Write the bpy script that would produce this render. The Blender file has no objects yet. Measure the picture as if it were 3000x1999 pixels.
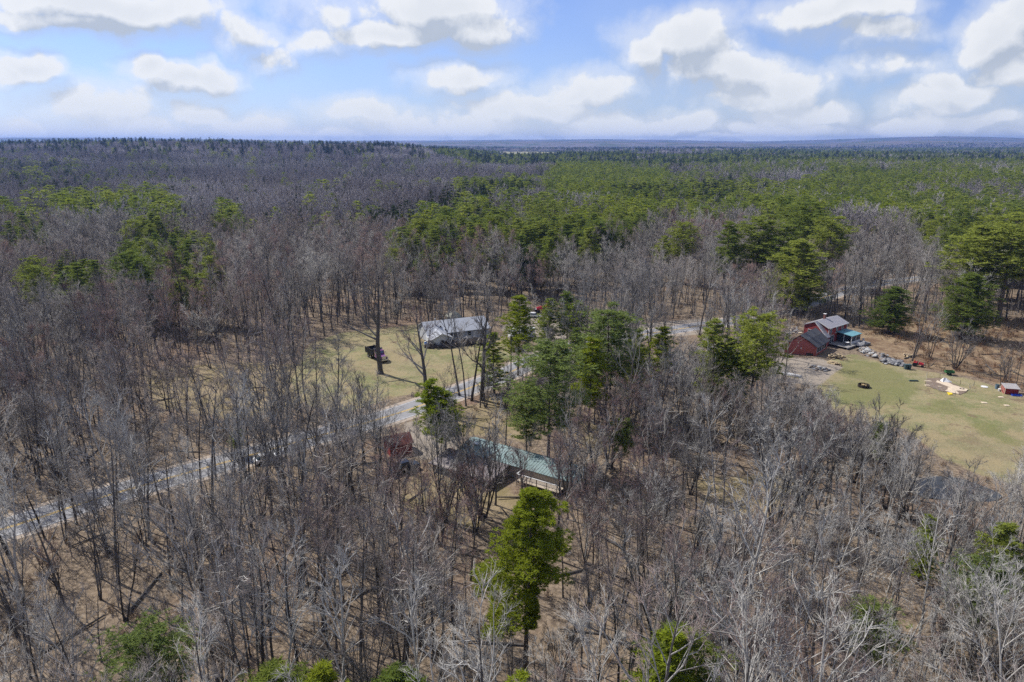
import bpy, math, random
import numpy as np
from mathutils import Vector, Matrix
R = math.radians
random.seed(7); rng = np.random.default_rng(7)
sc = bpy.context.scene

# ------------------------------------------------------------------ camera
CAM_H = 52.0
PITCH = math.atan(581.5 / 2000)
cam_d = bpy.data.cameras.new('camera'); cam = bpy.data.objects.new('camera', cam_d)
sc.collection.objects.link(cam); sc.camera = cam
cam_d.lens = 24; cam_d.sensor_width = 36; cam_d.clip_start = 0.5; cam_d.clip_end = 60000
cam.location = (0, 0, CAM_H); cam.rotation_euler = (math.pi / 2 - PITCH, 0, 0)

# ------------------------------------------------------------------ light
SUN_EL, SUN_AZ = 47.0, -56.0          # azimuth measured from +Y towards +X
sun_dir = Vector((math.sin(R(SUN_AZ)) * math.cos(R(SUN_EL)), math.cos(R(SUN_AZ)) * math.cos(R(SUN_EL)), math.sin(R(SUN_EL))))
sd = bpy.data.lights.new('sun', 'SUN'); sd.energy = 5.0; sd.angle = R(0.5); sd.color = (1.0, 0.95, 0.87)
so = bpy.data.objects.new('sun', sd); sc.collection.objects.link(so)
so.rotation_euler = sun_dir.to_track_quat('Z', 'Y').to_euler()
sc.view_settings.view_transform = 'Standard'; sc.view_settings.look = 'None'
sc.view_settings.exposure = 0.42; sc.view_settings.gamma = 1.0; sc.view_settings.use_curve_mapping = False
cy = sc.cycles
cy.max_bounces = 5; cy.diffuse_bounces = 2; cy.glossy_bounces = 2; cy.transmission_bounces = 2
cy.volume_bounces = 1; cy.transparent_max_bounces = 4
cy.use_adaptive_sampling = True; cy.adaptive_threshold = 0.02; cy.use_denoising = False
cy.caustics_reflective = False; cy.caustics_refractive = False
cy.sample_clamp_indirect = 4.0

def U(px, py, z=0.0):
    """ground point (at height z) seen at a pixel of the 3000 px wide photograph"""
    v = (py - 999.5) / 2000; u = (px - 1500) / 2000
    dy = math.cos(PITCH) - v * math.sin(PITCH); dz = math.sin(PITCH) + v * math.cos(PITCH)
    t = (CAM_H - z) / dz
    return (u * t, dy * t)
def PJ(x, y, z):
    Y = y * math.cos(PITCH) + (CAM_H - z) * math.sin(PITCH)
    V = -y * math.sin(PITCH) + (CAM_H - z) * math.cos(PITCH)
    return 1500 + 2000 * x / Y, 999.5 + 2000 * V / Y
def azel(px, py):
    v = (py - 999.5) / 2000; u = (px - 1500) / 2000
    dy = math.cos(PITCH) - v * math.sin(PITCH); dz = -(math.sin(PITCH) + v * math.cos(PITCH))
    return math.atan2(u, dy), math.atan2(dz, math.hypot(u, dy))

# ------------------------------------------------------------------ node helpers
class NT:
    def __init__(s, tree): s.t = tree
    def n(s, typ, **kw):
        nd = s.t.nodes.new(typ)
        for k, v in kw.items(): setattr(nd, k, v)
        return nd
    def l(s, a, b): s.t.links.new(a, b)
    def put(s, sock, v):
        if isinstance(v, bpy.types.NodeSocket): s.l(v, sock)
        elif v is not None: sock.default_value = v
    def m(s, op, a, b=None, c=None, clamp=False):
        nd = s.n('ShaderNodeMath', operation=op); nd.use_clamp = clamp
        s.put(nd.inputs[0], a); s.put(nd.inputs[1], b); s.put(nd.inputs[2], c); return nd.outputs[0]
    def vm(s, op, a, b=None, out=0):
        nd = s.n('ShaderNodeVectorMath', operation=op)
        s.put(nd.inputs[0], a); s.put(nd.inputs[1], b); return nd.outputs[out]
    def mix(s, f, a, b, blend='MIX'):
        nd = s.n('ShaderNodeMix', data_type='RGBA', blend_type=blend)
        s.put(nd.inputs[0], f); s.put(nd.inputs[6], a); s.put(nd.inputs[7], b); return nd.outputs[2]
    def noise(s, vec, scale, detail=3, rough=0.5, dim='3D'):
        nd = s.n('ShaderNodeTexNoise', noise_dimensions=dim)
        s.put(nd.inputs['Vector'], vec); nd.inputs['Scale'].default_value = scale
        nd.inputs['Detail'].default_value = detail; nd.inputs['Roughness'].default_value = rough; return nd.outputs[0]
    def ss(s, v, a, b):
        nd = s.n('ShaderNodeMapRange', interpolation_type='SMOOTHSTEP'); s.put(nd.inputs[0], v)
        nd.inputs[1].default_value = a; nd.inputs[2].default_value = b; return nd.outputs[0]

# ------------------------------------------------------------------ world: Nishita sky with cumulus
world = bpy.data.worlds.new('World'); sc.world = world; world.use_nodes = True
wt = world.node_tree; wt.nodes.clear(); W = NT(wt)
CL = [  # x, y, rx, ry (photo drawn 2353 px wide), weight
 (230,8,290,66,1.1),(150,48,200,36,.85),(60,152,85,36,1.0),(20,165,60,40,.9),(345,150,75,36,1.0),(450,180,120,42,1.05),
 (555,80,95,42,.75),(630,130,38,42,.6),(1000,15,190,75,1.15),(900,85,190,42,1.0),(1070,70,120,60,1.1),(250,245,165,55,.75),(330,290,180,40,.7),
 (465,262,62,38,.95),(550,290,95,40,.9),(65,296,72,26,1.0),(20,320,200,22,.7),(830,258,110,42,.85),(930,290,150,40,.9),(1100,290,140,38,.85),(1180,250,130,50,.8),
 (1070,190,110,40,.75),(1330,215,150,45,.75),(1250,250,150,45,.9),(1380,290,150,38,.95),(1560,280,120,32,.95),
 (1610,90,120,85,1.1),(1680,165,170,65,1.05),(1790,200,120,55,1.05),(1740,225,160,40,1.0),(1500,130,90,70,.8),(1840,262,150,32,1.0),(1790,300,220,25,.8),
 (1930,25,190,50,.85),(2000,70,140,40,.6),(2160,190,75,40,1.05),(2190,225,150,50,1.05),(2300,90,120,85,1.15),(2350,50,110,90,1.1),(2330,170,120,50,.9),
 (2100,285,110,30,.9),(2240,290,150,32,.9),(2050,150,110,28,.5),(640,320,420,14,.55),(1500,325,900,12,.55),(740,30,80,60,.55),(700,100,90,30,.45)]
grp = bpy.data.node_groups.new('cloud_field', 'ShaderNodeTree')
grp.interface.new_socket('P', in_out='INPUT', socket_type='NodeSocketVector')
grp.interface.new_socket('D', in_out='OUTPUT', socket_type='NodeSocketFloat')
G = NT(grp); gi = G.n('NodeGroupInput'); go = G.n('NodeGroupOutput')
warp = G.n('ShaderNodeTexNoise', noise_dimensions='2D'); G.l(gi.outputs[0], warp.inputs['Vector'])
warp.inputs['Scale'].default_value = 11; warp.inputs['Detail'].default_value = 4
wv = G.vm('SUBTRACT', warp.outputs['Color'], (0.5, 0.5, 0.5)); wv = G.vm('MULTIPLY', wv, (0.085, 0.05, 0.0))
P = G.vm('ADD', gi.outputs[0], wv)
acc = None
for cx, cyy, rx, ry, w in CL:
    a, e = azel(cx * 1.275, cyy * 1.275)
    a1, _ = azel((cx + rx) * 1.275, cyy * 1.275); _, e1 = azel(cx * 1.275, (cyy - ry) * 1.275)
    q = G.vm('SUBTRACT', P, (a, e, 0)); q = G.vm('MULTIPLY', q, (1 / max(abs(a1 - a), .01), 1 / max(abs(e1 - e), .005), 0))
    L = G.vm('LENGTH', q, out=1)
    f = G.m('MULTIPLY_ADD', L, -w, w)
    acc = f if acc is None else G.m('MAXIMUM', acc, f)
# the sky goes on outside the frame with the same kind of clouds
sx = G.n('ShaderNodeSeparateXYZ'); G.l(gi.outputs[0], sx.inputs[0])
outside = G.m('MAXIMUM', G.ss(G.m('ABSOLUTE', sx.outputs[0]), 0.62, 0.75), G.ss(sx.outputs[1], 0.215, 0.3))
gen = G.noise(gi.outputs[0], 4.2, 3, 0.5, '2D'); gen = G.m('MULTIPLY_ADD', gen, 4.2, -2.25)
gen = G.m('MULTIPLY_ADD', G.m('SUBTRACT', 1.0, outside), -3.0, gen)
acc = G.m('MAXIMUM', acc, gen)
nz = G.noise(gi.outputs[0], 20, 8, 0.62, '2D'); acc = G.m('ADD', acc, G.m('MULTIPLY_ADD', nz, 0.9, -0.45))
G.l(acc, go.inputs[0])

tc = W.n('ShaderNodeTexCoord'); sp = W.n('ShaderNodeSeparateXYZ'); W.l(tc.outputs['Generated'], sp.inputs[0])
az = W.m('ARCTAN2', sp.outputs[0], sp.outputs[1])
hyp = W.m('SQRT', W.m('ADD', W.m('MULTIPLY', sp.outputs[0], sp.outputs[0]), W.m('MULTIPLY', sp.outputs[1], sp.outputs[1])))
el = W.m('ARCTAN2', sp.outputs[2], hyp)
cv = W.n('ShaderNodeCombineXYZ'); W.l(az, cv.inputs[0]); W.l(el, cv.inputs[1])
def field(vec):
    g = W.n('ShaderNodeGroup'); g.node_tree = grp; W.l(vec, g.inputs[0]); return g.outputs[0]
d0 = field(cv.outputs[0]); d1 = field(W.vm('ADD', cv.outputs[0], (-0.010, 0.024, 0)))
alpha = W.m('MAXIMUM', W.ss(d0, -0.06, 0.36), W.m('MULTIPLY', W.ss(d0, -0.55, 0.25), 0.55))
thick = W.ss(d0, 0.3, 1.0)
lit = W.m('MULTIPLY_ADD', W.m('SUBTRACT', d0, d1), 1.9, 0.60, clamp=True)
sky = W.n('ShaderNodeTexSky'); sky.sky_type = 'NISHITA'; sky.sun_disc = False
sky.sun_elevation = R(SUN_EL); sky.sun_rotation = R(SUN_AZ % 360); sky.altitude = 50; sky.air_density = 1.0; sky.dust_density = 0.4; sky.ozone_density = 1.6
SKY_S = 0.074
skyc = W.mix(1.0, sky.outputs[0], (0.80, 0.93, 1.42, 1), 'MULTIPLY')
veil = W.m('MULTIPLY', W.noise(cv.outputs[0], 5.0, 4, 0.55, '2D'), 0.34)
c_hi = (9.2, 9.35, 9.5, 1); c_lo = (5.0, 5.6, 6.5, 1)
cc = W.mix(lit, c_lo, c_hi)
cc = W.mix(W.m('MULTIPLY', thick, 0.34), cc, (6.3, 6.75, 7.3, 1))
cc = W.mix(W.m('MULTIPLY', W.ss(el, 0.10, 0.0), .8), cc, (8.3, 8.7, 9.1, 1))
skyv = W.mix(veil, skyc, (6.6, 7.8, 9.8, 1))
full = W.mix(W.m('MULTIPLY', alpha, 0.94), skyv, cc)
bg = W.n('ShaderNodeBackground'); W.l(full, bg.inputs[0]); bg.inputs[1].default_value = SKY_S
wo = W.n('ShaderNodeOutputWorld'); W.l(bg.outputs[0], wo.inputs[0])
world.cycles.sampling_method = 'MANUAL'; world.cycles.sample_map_resolution = 512

# ------------------------------------------------------------------ materials
MATS = {}
def mat(name, col, rough=0.85, var=0.12, scale=3.0, spec=0.3, metal=0.0, col2=None, bump=0.0, rand=0.0, coat=0.0):
    if name in MATS: return MATS[name]
    m = bpy.data.materials.new(name); m.use_nodes = True; t = NT(m.node_tree)
    b = m.node_tree.nodes['Principled BSDF']
    tcn = t.n('ShaderNodeTexCoord'); nz = t.noise(tcn.outputs['Object'], scale, 4, 0.6)
    c2 = col2 or tuple(c * 0.6 for c in col)
    f = t.ss(nz, 0.5 - 0.5 * min(1, .3 / max(var, .01)), 0.5 + 0.35)
    base = t.mix(t.m('MULTIPLY', f, min(1, var * 3)), (*col, 1), (*c2, 1))
    if rand > 0:
        oi = t.n('ShaderNodeObjectInfo'); h = t.n('ShaderNodeHueSaturation')
        t.l(base, h.inputs['Color']); t.l(t.m('MULTIPLY_ADD', oi.outputs['Random'], rand, 1 - rand / 2), h.inputs['Value'])
        base = h.outputs[0]
    t.l(base, b.inputs['Base Color'])
    b.inputs['Roughness'].default_value = rough; b.inputs['Specular IOR Level'].default_value = spec
    b.inputs['Metallic'].default_value = metal; b.inputs['Coat Weight'].default_value = coat
    if bump:
        bn = t.n('ShaderNodeBump'); bn.inputs['Strength'].default_value = bump; bn.inputs['Distance'].default_value = 0.05
        t.l(nz, bn.inputs['Height']); t.l(bn.outputs[0], b.inputs['Normal'])
    MATS[name] = m; return m

def treemat(name, ca, cb, trans=0.0, patch=None):
    """bark or needles: colour differs from tree to tree and over the wood"""
    m = bpy.data.materials.new(name); m.use_nodes = True; t = NT(m.node_tree); m.node_tree.nodes.clear()
    oi = t.n('ShaderNodeObjectInfo'); geo = t.n('ShaderNodeNewGeometry')
    c = t.mix(oi.outputs['Random'], (*ca, 1), (*cb, 1))
    if patch:
        pn = t.noise(geo.outputs['Position'], patch[1], 3, 0.5)
        c = t.mix(t.m('MULTIPLY', t.ss(pn, 0.48, 0.66), patch[2]), c, (*patch[0], 1))
    fn = t.noise(geo.outputs['Position'], 1.1 if trans else 3.0, 2, 0.6)
    h = t.n('ShaderNodeHueSaturation'); t.l(c, h.inputs['Color']); t.l(t.m('MULTIPLY_ADD', fn, 0.9, 0.55), h.inputs['Value'])
    d = t.n('ShaderNodeBsdfDiffuse'); t.l(h.outputs[0], d.inputs[0]); o = t.n('ShaderNodeOutputMaterial'); out = d.outputs[0]
    if trans:
        tr = t.n('ShaderNodeBsdfTranslucent'); t.l(h.outputs[0], tr.inputs[0])
        mx = t.n('ShaderNodeMixShader'); mx.inputs[0].default_value = trans; t.l(d.outputs[0], mx.inputs[1]); t.l(tr.outputs[0], mx.inputs[2]); out = mx.outputs[0]
    t.l(out, o.inputs[0]); MATS[name] = m; return m

M = dict(
 bark=treemat('grey_bark', (.055, .05, .047), (.12, .11, .102)),
 bark_pale=treemat('pale_bark', (.34, .33, .31), (.42, .40, .37)),
 branch=treemat('grey_branches', (.10, .094, .088), (.30, .288, .27)),
 twig=treemat('grey_twigs', (.14, .127, .118), (.29, .268, .252), patch=((.22, .15, .138), .02, .6)),
 twig_red=treemat('red_twigs', (.19, .125, .115), (.22, .155, .14)),
 twig_pale=treemat('pale_twigs', (.30, .29, .275), (.38, .37, .35)),
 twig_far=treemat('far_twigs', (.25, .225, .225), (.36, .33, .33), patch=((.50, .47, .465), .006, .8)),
 pine_bark=treemat('pine_bark', (.10, .08, .065), (.15, .125, .105)),
 needle=treemat('pine_needles', (.125, .17, .038), (.27, .305, .06), .48),
 needle_bright=treemat('bright_pine_needles', (.20, .255, .025), (.24, .275, .03), .45),
 needle_blue=treemat('blue_green_needles', (.175, .225, .07), (.215, .265, .075), .48),
 needle_dark=treemat('spruce_needles', (.035, .05, .02), (.07, .09, .032), .25),
 brush=treemat('dry_brush', (.27, .19, .13), (.34, .26, .18), .1),
 brush_red=treemat('russet_brush', (.22, .125, .075), (.27, .17, .10), .1),
 sapling=treemat('sapling_stems', (.19, .17, .16), (.30, .28, .265)),
)

# ------------------------------------------------------------------ mesh helper and tagging
class MB:
    def __init__(s): s.v = []; s.f = []; s.k = []
    def add(s, vs, fs, k=0):
        o = len(s.v); s.v += [tuple(p) for p in vs]; s.f += [tuple(i + o for i in f) for f in fs]; s.k += [k] * len(fs); return s
    def box(s, c, d, rz=0, rx=0, ry=0, k=0):
        m = Matrix.Rotation(rz, 3, 'Z') @ Matrix.Rotation(ry, 3, 'Y') @ Matrix.Rotation(rx, 3, 'X'); c = Vector(c)
        vs = [c + m @ Vector((x * d[0] / 2, y * d[1] / 2, z * d[2] / 2)) for x in (-1, 1) for y in (-1, 1) for z in (-1, 1)]
        return s.add(vs, [(0, 1, 3, 2), (4, 6, 7, 5), (0, 4, 5, 1), (2, 3, 7, 6), (0, 2, 6, 4), (1, 5, 7, 3)], k)
    def tube(s, p0, p1, r0, r1, n=6, caps=True, k=0):
        p0 = Vector(p0); p1 = Vector(p1); d = (p1 - p0).normalized()
        a = d.orthogonal().normalized(); b = d.cross(a)
        vs = []
        for p, r in ((p0, r0), (p1, r1)):
            for i in range(n):
                t = 2 * math.pi * i / n; vs.append(p + (a * math.cos(t) + b * math.sin(t)) * r)
        fs = [(i, (i + 1) % n, n + (i + 1) % n, n + i) for i in range(n)]
        if caps: fs += [tuple(range(n))[::-1], tuple(range(n, 2 * n))]
        return s.add(vs, fs, k)
    def slab(s, pts, th):   # polygon given by its top face, thickness straight down
        n = len(pts); vs = [tuple(p) for p in pts] + [(p[0], p[1], p[2] - th) for p in pts]
        return s.add(vs, [tuple(range(n)), tuple(range(n, 2 * n))[::-1]] + [(i, n + i, n + (i + 1) % n, (i + 1) % n) for i in range(n)])
    def prism(s, prof, x0, x1):   # profile in (y, z), swept along x
        n = len(prof); vs = [(x0, y, z) for y, z in prof] + [(x1, y, z) for y, z in prof]
        return s.add(vs, [tuple(range(n)), tuple(range(n, 2 * n))[::-1]] + [(i, n + i, n + (i + 1) % n, (i + 1) % n) for i in range(n)])
    def blob(s, c, r, jit=.25, rg=random):
        t = (1 + 5 ** .5) / 2
        vs = [(-1, t, 0), (1, t, 0), (-1, -t, 0), (1, -t, 0), (0, -1, t), (0, 1, t), (0, -1, -t), (0, 1, -t), (t, 0, -1), (t, 0, 1), (-t, 0, -1), (-t, 0, 1)]
        fs = [(0, 11, 5), (0, 5, 1), (0, 1, 7), (0, 7, 10), (0, 10, 11), (1, 5, 9), (5, 11, 4), (11, 10, 2), (10, 7, 6), (7, 1, 8), (3, 9, 4), (3, 4, 2), (3, 2, 6), (3, 6, 8), (3, 8, 9), (4, 9, 5), (2, 4, 11), (6, 2, 10), (8, 6, 7), (9, 8, 1)]
        return s.add([(c[0] + x / 1.9 * r[0] * rg.uniform(1 - jit, 1 + jit), c[1] + y / 1.9 * r[1] * rg.uniform(1 - jit, 1 + jit), c[2] + z / 1.9 * r[2] * rg.uniform(1 - jit, 1 + jit)) for x, y, z in vs], fs)
    def mesh(s, name, *mats):
        me = bpy.data.meshes.new(name); me.from_pydata(s.v, [], s.f)
        for m in mats: me.materials.append(m)
        if len(mats) > 1: me.polygons.foreach_set('material_index', s.k)
        me.update(); return me
    def build(s, name, mats, parent=None, loc=None, rz=0):
        if not isinstance(mats, (list, tuple)): mats = [mats]
        o = bpy.data.objects.new(name, s.mesh(name, *mats)); sc.collection.objects.link(o)
        if parent: o.parent = parent
        if loc: o.location = loc
        if rz: o.rotation_euler.z = rz
        return o
def tag(o, label=None, cat=None, group=None, kind=None):
    if label: o['label'] = label
    if cat: o['category'] = cat
    if group: o['group'] = group
    if kind: o['kind'] = kind
    return o
def thing(name, label, cat, loc=(0, 0, 0), rz=0, group=None):
    o = bpy.data.objects.new(name, None); sc.collection.objects.link(o); o.empty_display_size = .3
    o.location = loc if len(loc) == 3 else (*loc, 0); o.rotation_euler.z = rz
    return tag(o, label, cat, group)
def piece(name, me, parent, loc, rot=(0, 0, 0), scl=(1, 1, 1)):
    o = bpy.data.objects.new(name, me); sc.collection.objects.link(o); o.parent = parent
    o.location = loc; o.rotation_euler = rot; o.scale = scl; return o

# ------------------------------------------------------------------ terrain
def sst(x, a, b):
    t = np.clip((x - a) / (b - a), 0, 1); return t * t * (3 - 2 * t)
def vnoise(x, y, s, seed):
    x = np.asarray(x, float) / s; y = np.asarray(y, float) / s
    ix = np.floor(x).astype(np.int64); iy = np.floor(y).astype(np.int64); fx = x - ix; fy = y - iy
    fx = fx * fx * (3 - 2 * fx); fy = fy * fy * (3 - 2 * fy)
    def h(i, j):
        n = (i * 374761393 + j * 668265263 + seed * 1442695041) & 0xffffffff
        n = ((n ^ (n >> 13)) * 1274126177) & 0xffffffff
        return ((n ^ (n >> 16)) & 0xffff) / 65535.0
    return (h(ix, iy) * (1 - fx) + h(ix + 1, iy) * fx) * (1 - fy) + (h(ix, iy + 1) * (1 - fx) + h(ix + 1, iy + 1) * fx) * fy
def hgt(x, y):
    x = np.asarray(x, float); y = np.asarray(y, float)
    d = np.hypot(x, y); yy = np.maximum(y, 1.0)
    z = sst(d, 320, 700) * (vnoise(x, y, 260, 1) - .5) * 9 + sst(d, 900, 2500) * (vnoise(x, y, 900, 2) - .5) * 16
    a = x / yy
    hill = sst(-a, -0.02, 0.22) * sst(y, 750, 1750) * (1 - 0.6 * sst(y, 2100, 3600)) * (y > 0)
    z = z * (1 - .6 * hill) + hill * (36 + 4 * np.sin(a * 9) + 5 * (vnoise(x, y, 300, 5) - .5))
    r = sst(d, 6500, 8200) * (1 - sst(d, 9000, 10200)) * (32 + 55 * vnoise(a * 5000 + 700, x * 0, 700, 3))
    r2 = sst(d, 10000, 12300) * (58 + 52 * vnoise(a * 5000, x * 0, 1500, 4) + 30 * vnoise(a * 5000, x * 0, 420, 8) * vnoise(a * 5000, x * 0, 1500, 9))
    r3 = sst(d, 9500, 11500) * (np.exp(-((a - .10) / .16) ** 2) * 34 + np.exp(-((a - .62) / .16) ** 2) * 42) * (y > 0)
    return z + r + r2 + r3
def px_poly(pts): return [U(*p) for p in pts]
def inside(x, y, poly):
    x = np.asarray(x, float); y = np.asarray(y, float); c = np.zeros(x.shape, bool); n = len(poly)
    for i in range(n):
        x1, y1 = poly[i]; x2, y2 = poly[(i + 1) % n]
        if y1 == y2: continue
        c ^= ((y1 > y) != (y2 > y)) & (x < (x2 - x1) * (y - y1) / (y2 - y1) + x1)
    return c
def sdist(x, y, poly, closed=True):
    x = np.asarray(x, float); y = np.asarray(y, float); d = np.full(x.shape, 1e9); n = len(poly)
    for i in range(n if closed else n - 1):
        x1, y1 = poly[i]; x2, y2 = poly[(i + 1) % n]; dx, dy = x2 - x1, y2 - y1
        t = np.clip(((x - x1) * dx + (y - y1) * dy) / max(dx * dx + dy * dy, 1e-9), 0, 1)
        d = np.minimum(d, np.hypot(x - x1 - t * dx, y - y1 - t * dy))
    return np.where(inside(x, y, poly), -d, d) if closed else d

LAWN_R = px_poly([(2410, 1062), (2500, 1035), (2580, 1062), (2700, 1085), (2850, 1112), (3050, 1172), (3300, 1250), (3400, 1520), (2990, 1425), (2850, 1385), (2740, 1330), (2650, 1255), (2480, 1235), (2415, 1165), (2375, 1110)])
LAWN_L = px_poly([(905, 1010), (1000, 975), (1235, 950), (1262, 1012), (1500, 990), (1495, 1050), (1400, 1098), (1280, 1140), (1150, 1165), (1010, 1210), (900, 1190), (850, 1120)])
YARD = px_poly([(1350, 1205), (1420, 1165), (1545, 1150), (1580, 1210), (1560, 1300), (1420, 1280), (1330, 1270)])
YARD_B = px_poly([(1170, 1400), (1330, 1380), (1500, 1440), (1560, 1500), (1380, 1545), (1190, 1510)])
GRAVEL_1 = px_poly([(1190, 1240), (1290, 1215), (1340, 1290), (1330, 1340), (1230, 1350), (1180, 1300)])
GRAVEL_2 = px_poly([(1470, 960), (1520, 915), (1700, 930), (1830, 960), (1700, 1010), (1590, 1000), (1500, 1000)])
GRAVEL_3 = px_poly([(1870, 950), (2000, 938), (2110, 930), (2100, 975), (1990, 985), (1880, 995)])
GRAVEL_4 = px_poly([(2230, 1045), (2400, 1050), (2470, 1075), (2400, 1130), (2270, 1120), (2180, 1080)])
TAN_1 = px_poly([(2040, 1400), (2330, 1390), (2350, 1470), (2250, 1520), (2060, 1490)])
TAN_2 = px_poly([(1850, 1440), (1930, 1420), (1980, 1480), (1880, 1510)])
TAN_3 = px_poly([(1700, 1230), (1800, 1260), (1850, 1330), (1730, 1330), (1640, 1260)])
FIELD_L = px_poly([(420, 1090), (700, 1060), (900, 1070), (900, 1180), (700, 1230), (450, 1190)])
RUST = px_poly([(2500, 1000), (2560, 930), (2700, 930), (2850, 940), (3100, 930), (3300, 1000), (3300, 1190), (3050, 1160), (2850, 1105), (2700, 1078), (2590, 1055)])
POND = px_poly([(2660, 1425), (2720, 1398), (2800, 1400), (2880, 1425), (2935, 1452), (2900, 1470), (2800, 1465), (2700, 1455)])
GREEN_1 = px_poly([(2455, 1060), (2560, 1060), (2680, 1100), (2700, 1150), (2640, 1185), (2540, 1200), (2450, 1170)])
GREEN_2 = px_poly([(2690, 1170), (2790, 1165), (2830, 1205), (2800, 1225), (2720, 1205)])
GREEN_3 = px_poly([(2840, 1230), (2930, 1260), (3000, 1300), (2960, 1310), (2860, 1270)])
FAR_F = [px_poly([(1350, 452), (1480, 446), (1630, 447), (1640, 452), (1480, 457), (1380, 459)]), px_poly([(1860, 462), (2050, 460), (2080, 468), (1880, 471)]), px_poly([(2540, 455), (2640, 453), (2650, 461), (2550, 463)])]
ROAD = [(-190, -10), (-150, 22), (-110, 52), (-74, 82), (-62.4, 93.5), (-47, 106.5), (-37.5, 114.5), (-29, 121.5), (-21.3, 128.5), (-14.5, 136), (-7.7, 143.5), (-1.0, 151.5), (6, 162), (16, 173), (30, 182), (50, 192), (76, 206), (102, 227), (128, 250), (162, 268), (215, 290), (300, 318), (420, 360)]
def catmull(pts, step=3.0):
    out = []
    P_ = [pts[0]] + list(pts) + [pts[-1]]
    for i in range(1, len(P_) - 2):
        p0, p1, p2, p3 = (Vector(p).to_3d() for p in P_[i - 1:i + 3]); n = max(1, int((p2 - p1).length / step))
        for j in range(n):
            t = j / n
            out.append(0.5 * ((2 * p1) + (p2 - p0) * t + (2 * p0 - 5 * p1 + 4 * p2 - p3) * t * t + (3 * p1 - p0 - 3 * p2 + p3) * t ** 3))
    out.append(Vector(pts[-1]).to_3d()); return out
ROADC = catmull(ROAD); ROADP = [(p.x, p.y) for p in ROADC]

def axis(lo, hi, step, end, g=1.09):
    a = list(np.arange(lo, hi + .1, step)); s = step; p = a[-1]
    while p < end: s *= g; p += s; a.append(p)
    return a
ya = axis(-40, 340, 2.0, 13500); ys = sorted([-40 - (v + 40) for v in axis(-40, -38, 2.0, 420, 1.25)[1:]]) + ya
xh = axis(0, 250, 2.2, 13500, 1.1); xs = [-v for v in xh[:0:-1]] + xh
GX, GY = np.meshgrid(xs, ys); nx, ny = len(xs), len(ys)
gx, gy = GX.ravel(), GY.ravel(); gz = hgt(gx, gy)
for pond_p in [POND]:
    gz = np.where(sdist(gx, gy, pond_p) < 0, gz - .25, gz)
co = np.stack([gx, gy, gz], 1)
ii = (np.arange(ny - 1)[:, None] * nx + np.arange(nx - 1)[None, :]).ravel()
quads = np.stack([ii, ii + 1, ii + 1 + nx, ii + nx], 1)
gm = bpy.data.meshes.new('ground'); gm.vertices.add(len(co)); gm.vertices.foreach_set('co', co.ravel())
gm.loops.add(quads.size); gm.loops.foreach_set('vertex_index', quads.ravel().astype(np.int32))
gm.polygons.add(len(quads)); gm.polygons.foreach_set('loop_start', np.arange(0, quads.size, 4, dtype=np.int32)); gm.update(calc_edges=True)
gm.polygons.foreach_set('use_smooth', np.ones(len(quads), bool))
def cover(polys, soft=2.0):
    a = np.zeros(len(gx)); near = np.hypot(gx, gy) < 7000
    for p in polys: a[near] = np.maximum(a[near], 1 - sst(sdist(gx[near], gy[near], p), -soft, soft))
    return a
c1 = np.stack([cover([LAWN_R, LAWN_L]), cover([GRAVEL_1, GRAVEL_2, GRAVEL_3, GRAVEL_4], 1.5), cover([RUST], 4), np.ones(len(gx))], 1)
c2 = np.stack([cover([YARD, YARD_B, TAN_1, TAN_2, TAN_3, FIELD_L], 3), cover([GREEN_1, GREEN_2, GREEN_3], 4), cover(FAR_F, 30), np.ones(len(gx))], 1)
for nme, c in (('cover_a', c1), ('cover_b', c2)):
    at = gm.color_attributes.new(nme, 'FLOAT_COLOR', 'POINT'); at.data.foreach_set('color', c.ravel().astype(np.float32))
ground = bpy.data.objects.new('ground', gm); sc.collection.objects.link(ground)
tag(ground, 'leaf-strewn forest floor, lawns and far wooded hills', kind='structure')
m = bpy.data.materials.new('ground'); m.use_nodes = True; T = NT(m.node_tree); b = m.node_tree.nodes['Principled BSDF']
geo = T.n('ShaderNodeNewGeometry'); pos = geo.outputs['Position']
va = T.n('ShaderNodeVertexColor', layer_name='cover_a'); vb = T.n('ShaderNodeVertexColor', layer_name='cover_b')
sa = T.n('ShaderNodeSeparateColor'); sb = T.n('ShaderNodeSeparateColor'); T.l(va.outputs[0], sa.inputs[0]); T.l(vb.outputs[0], sb.inputs[0])
nf = T.noise(pos, 1.6, 5, .7); nm = T.noise(pos, .22, 4, .6); nl = T.noise(pos, .05, 3, .55); nxl = T.noise(pos, .0035, 6, .65)
def edge(w, k=.5): return T.ss(T.m('ADD', w, T.m('MULTIPLY_ADD', nm, k * 2, -k)), .35, .65)
leaf = T.mix(T.ss(nf, .35, .68), (.10, .077, .058, 1), (.30, .24, .178, 1))
leaf = T.mix(T.m('MULTIPLY', T.ss(nm, .45, .7), .55), leaf, (.26, .20, .14, 1))
leaf = T.mix(T.m('MULTIPLY', T.ss(nl, .5, .7), .4), leaf, (.21, .125, .085, 1))
mott = T.noise(pos, .11, 7, .75)
grass = T.mix(T.ss(mott, .42, .58), (.155, .17, .07, 1), (.255, .23, .13, 1))
grass = T.mix(T.m('MULTIPLY', T.ss(nl, .45, .62), .5), grass, (.24, .19, .13, 1))
grass = T.mix(T.m('MULTIPLY', T.ss(T.noise(pos, .6, 4, .6), .5, .7), .45), grass, (.17, .13, .08, 1))
grass = T.mix(T.m('MULTIPLY', T.ss(nf, .3, .75), .3), grass, (.36, .33, .2, 1))
green = T.mix(nf, (.13, .15, .055, 1), (.19, .185, .08, 1))
grass = T.mix(T.m('MULTIPLY', T.ss(T.noise(T.vm('ADD', pos, (50, 9, 0)), .07, 8, .8), .52, .6), .55), grass, (.20, .15, .10, 1))
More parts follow.
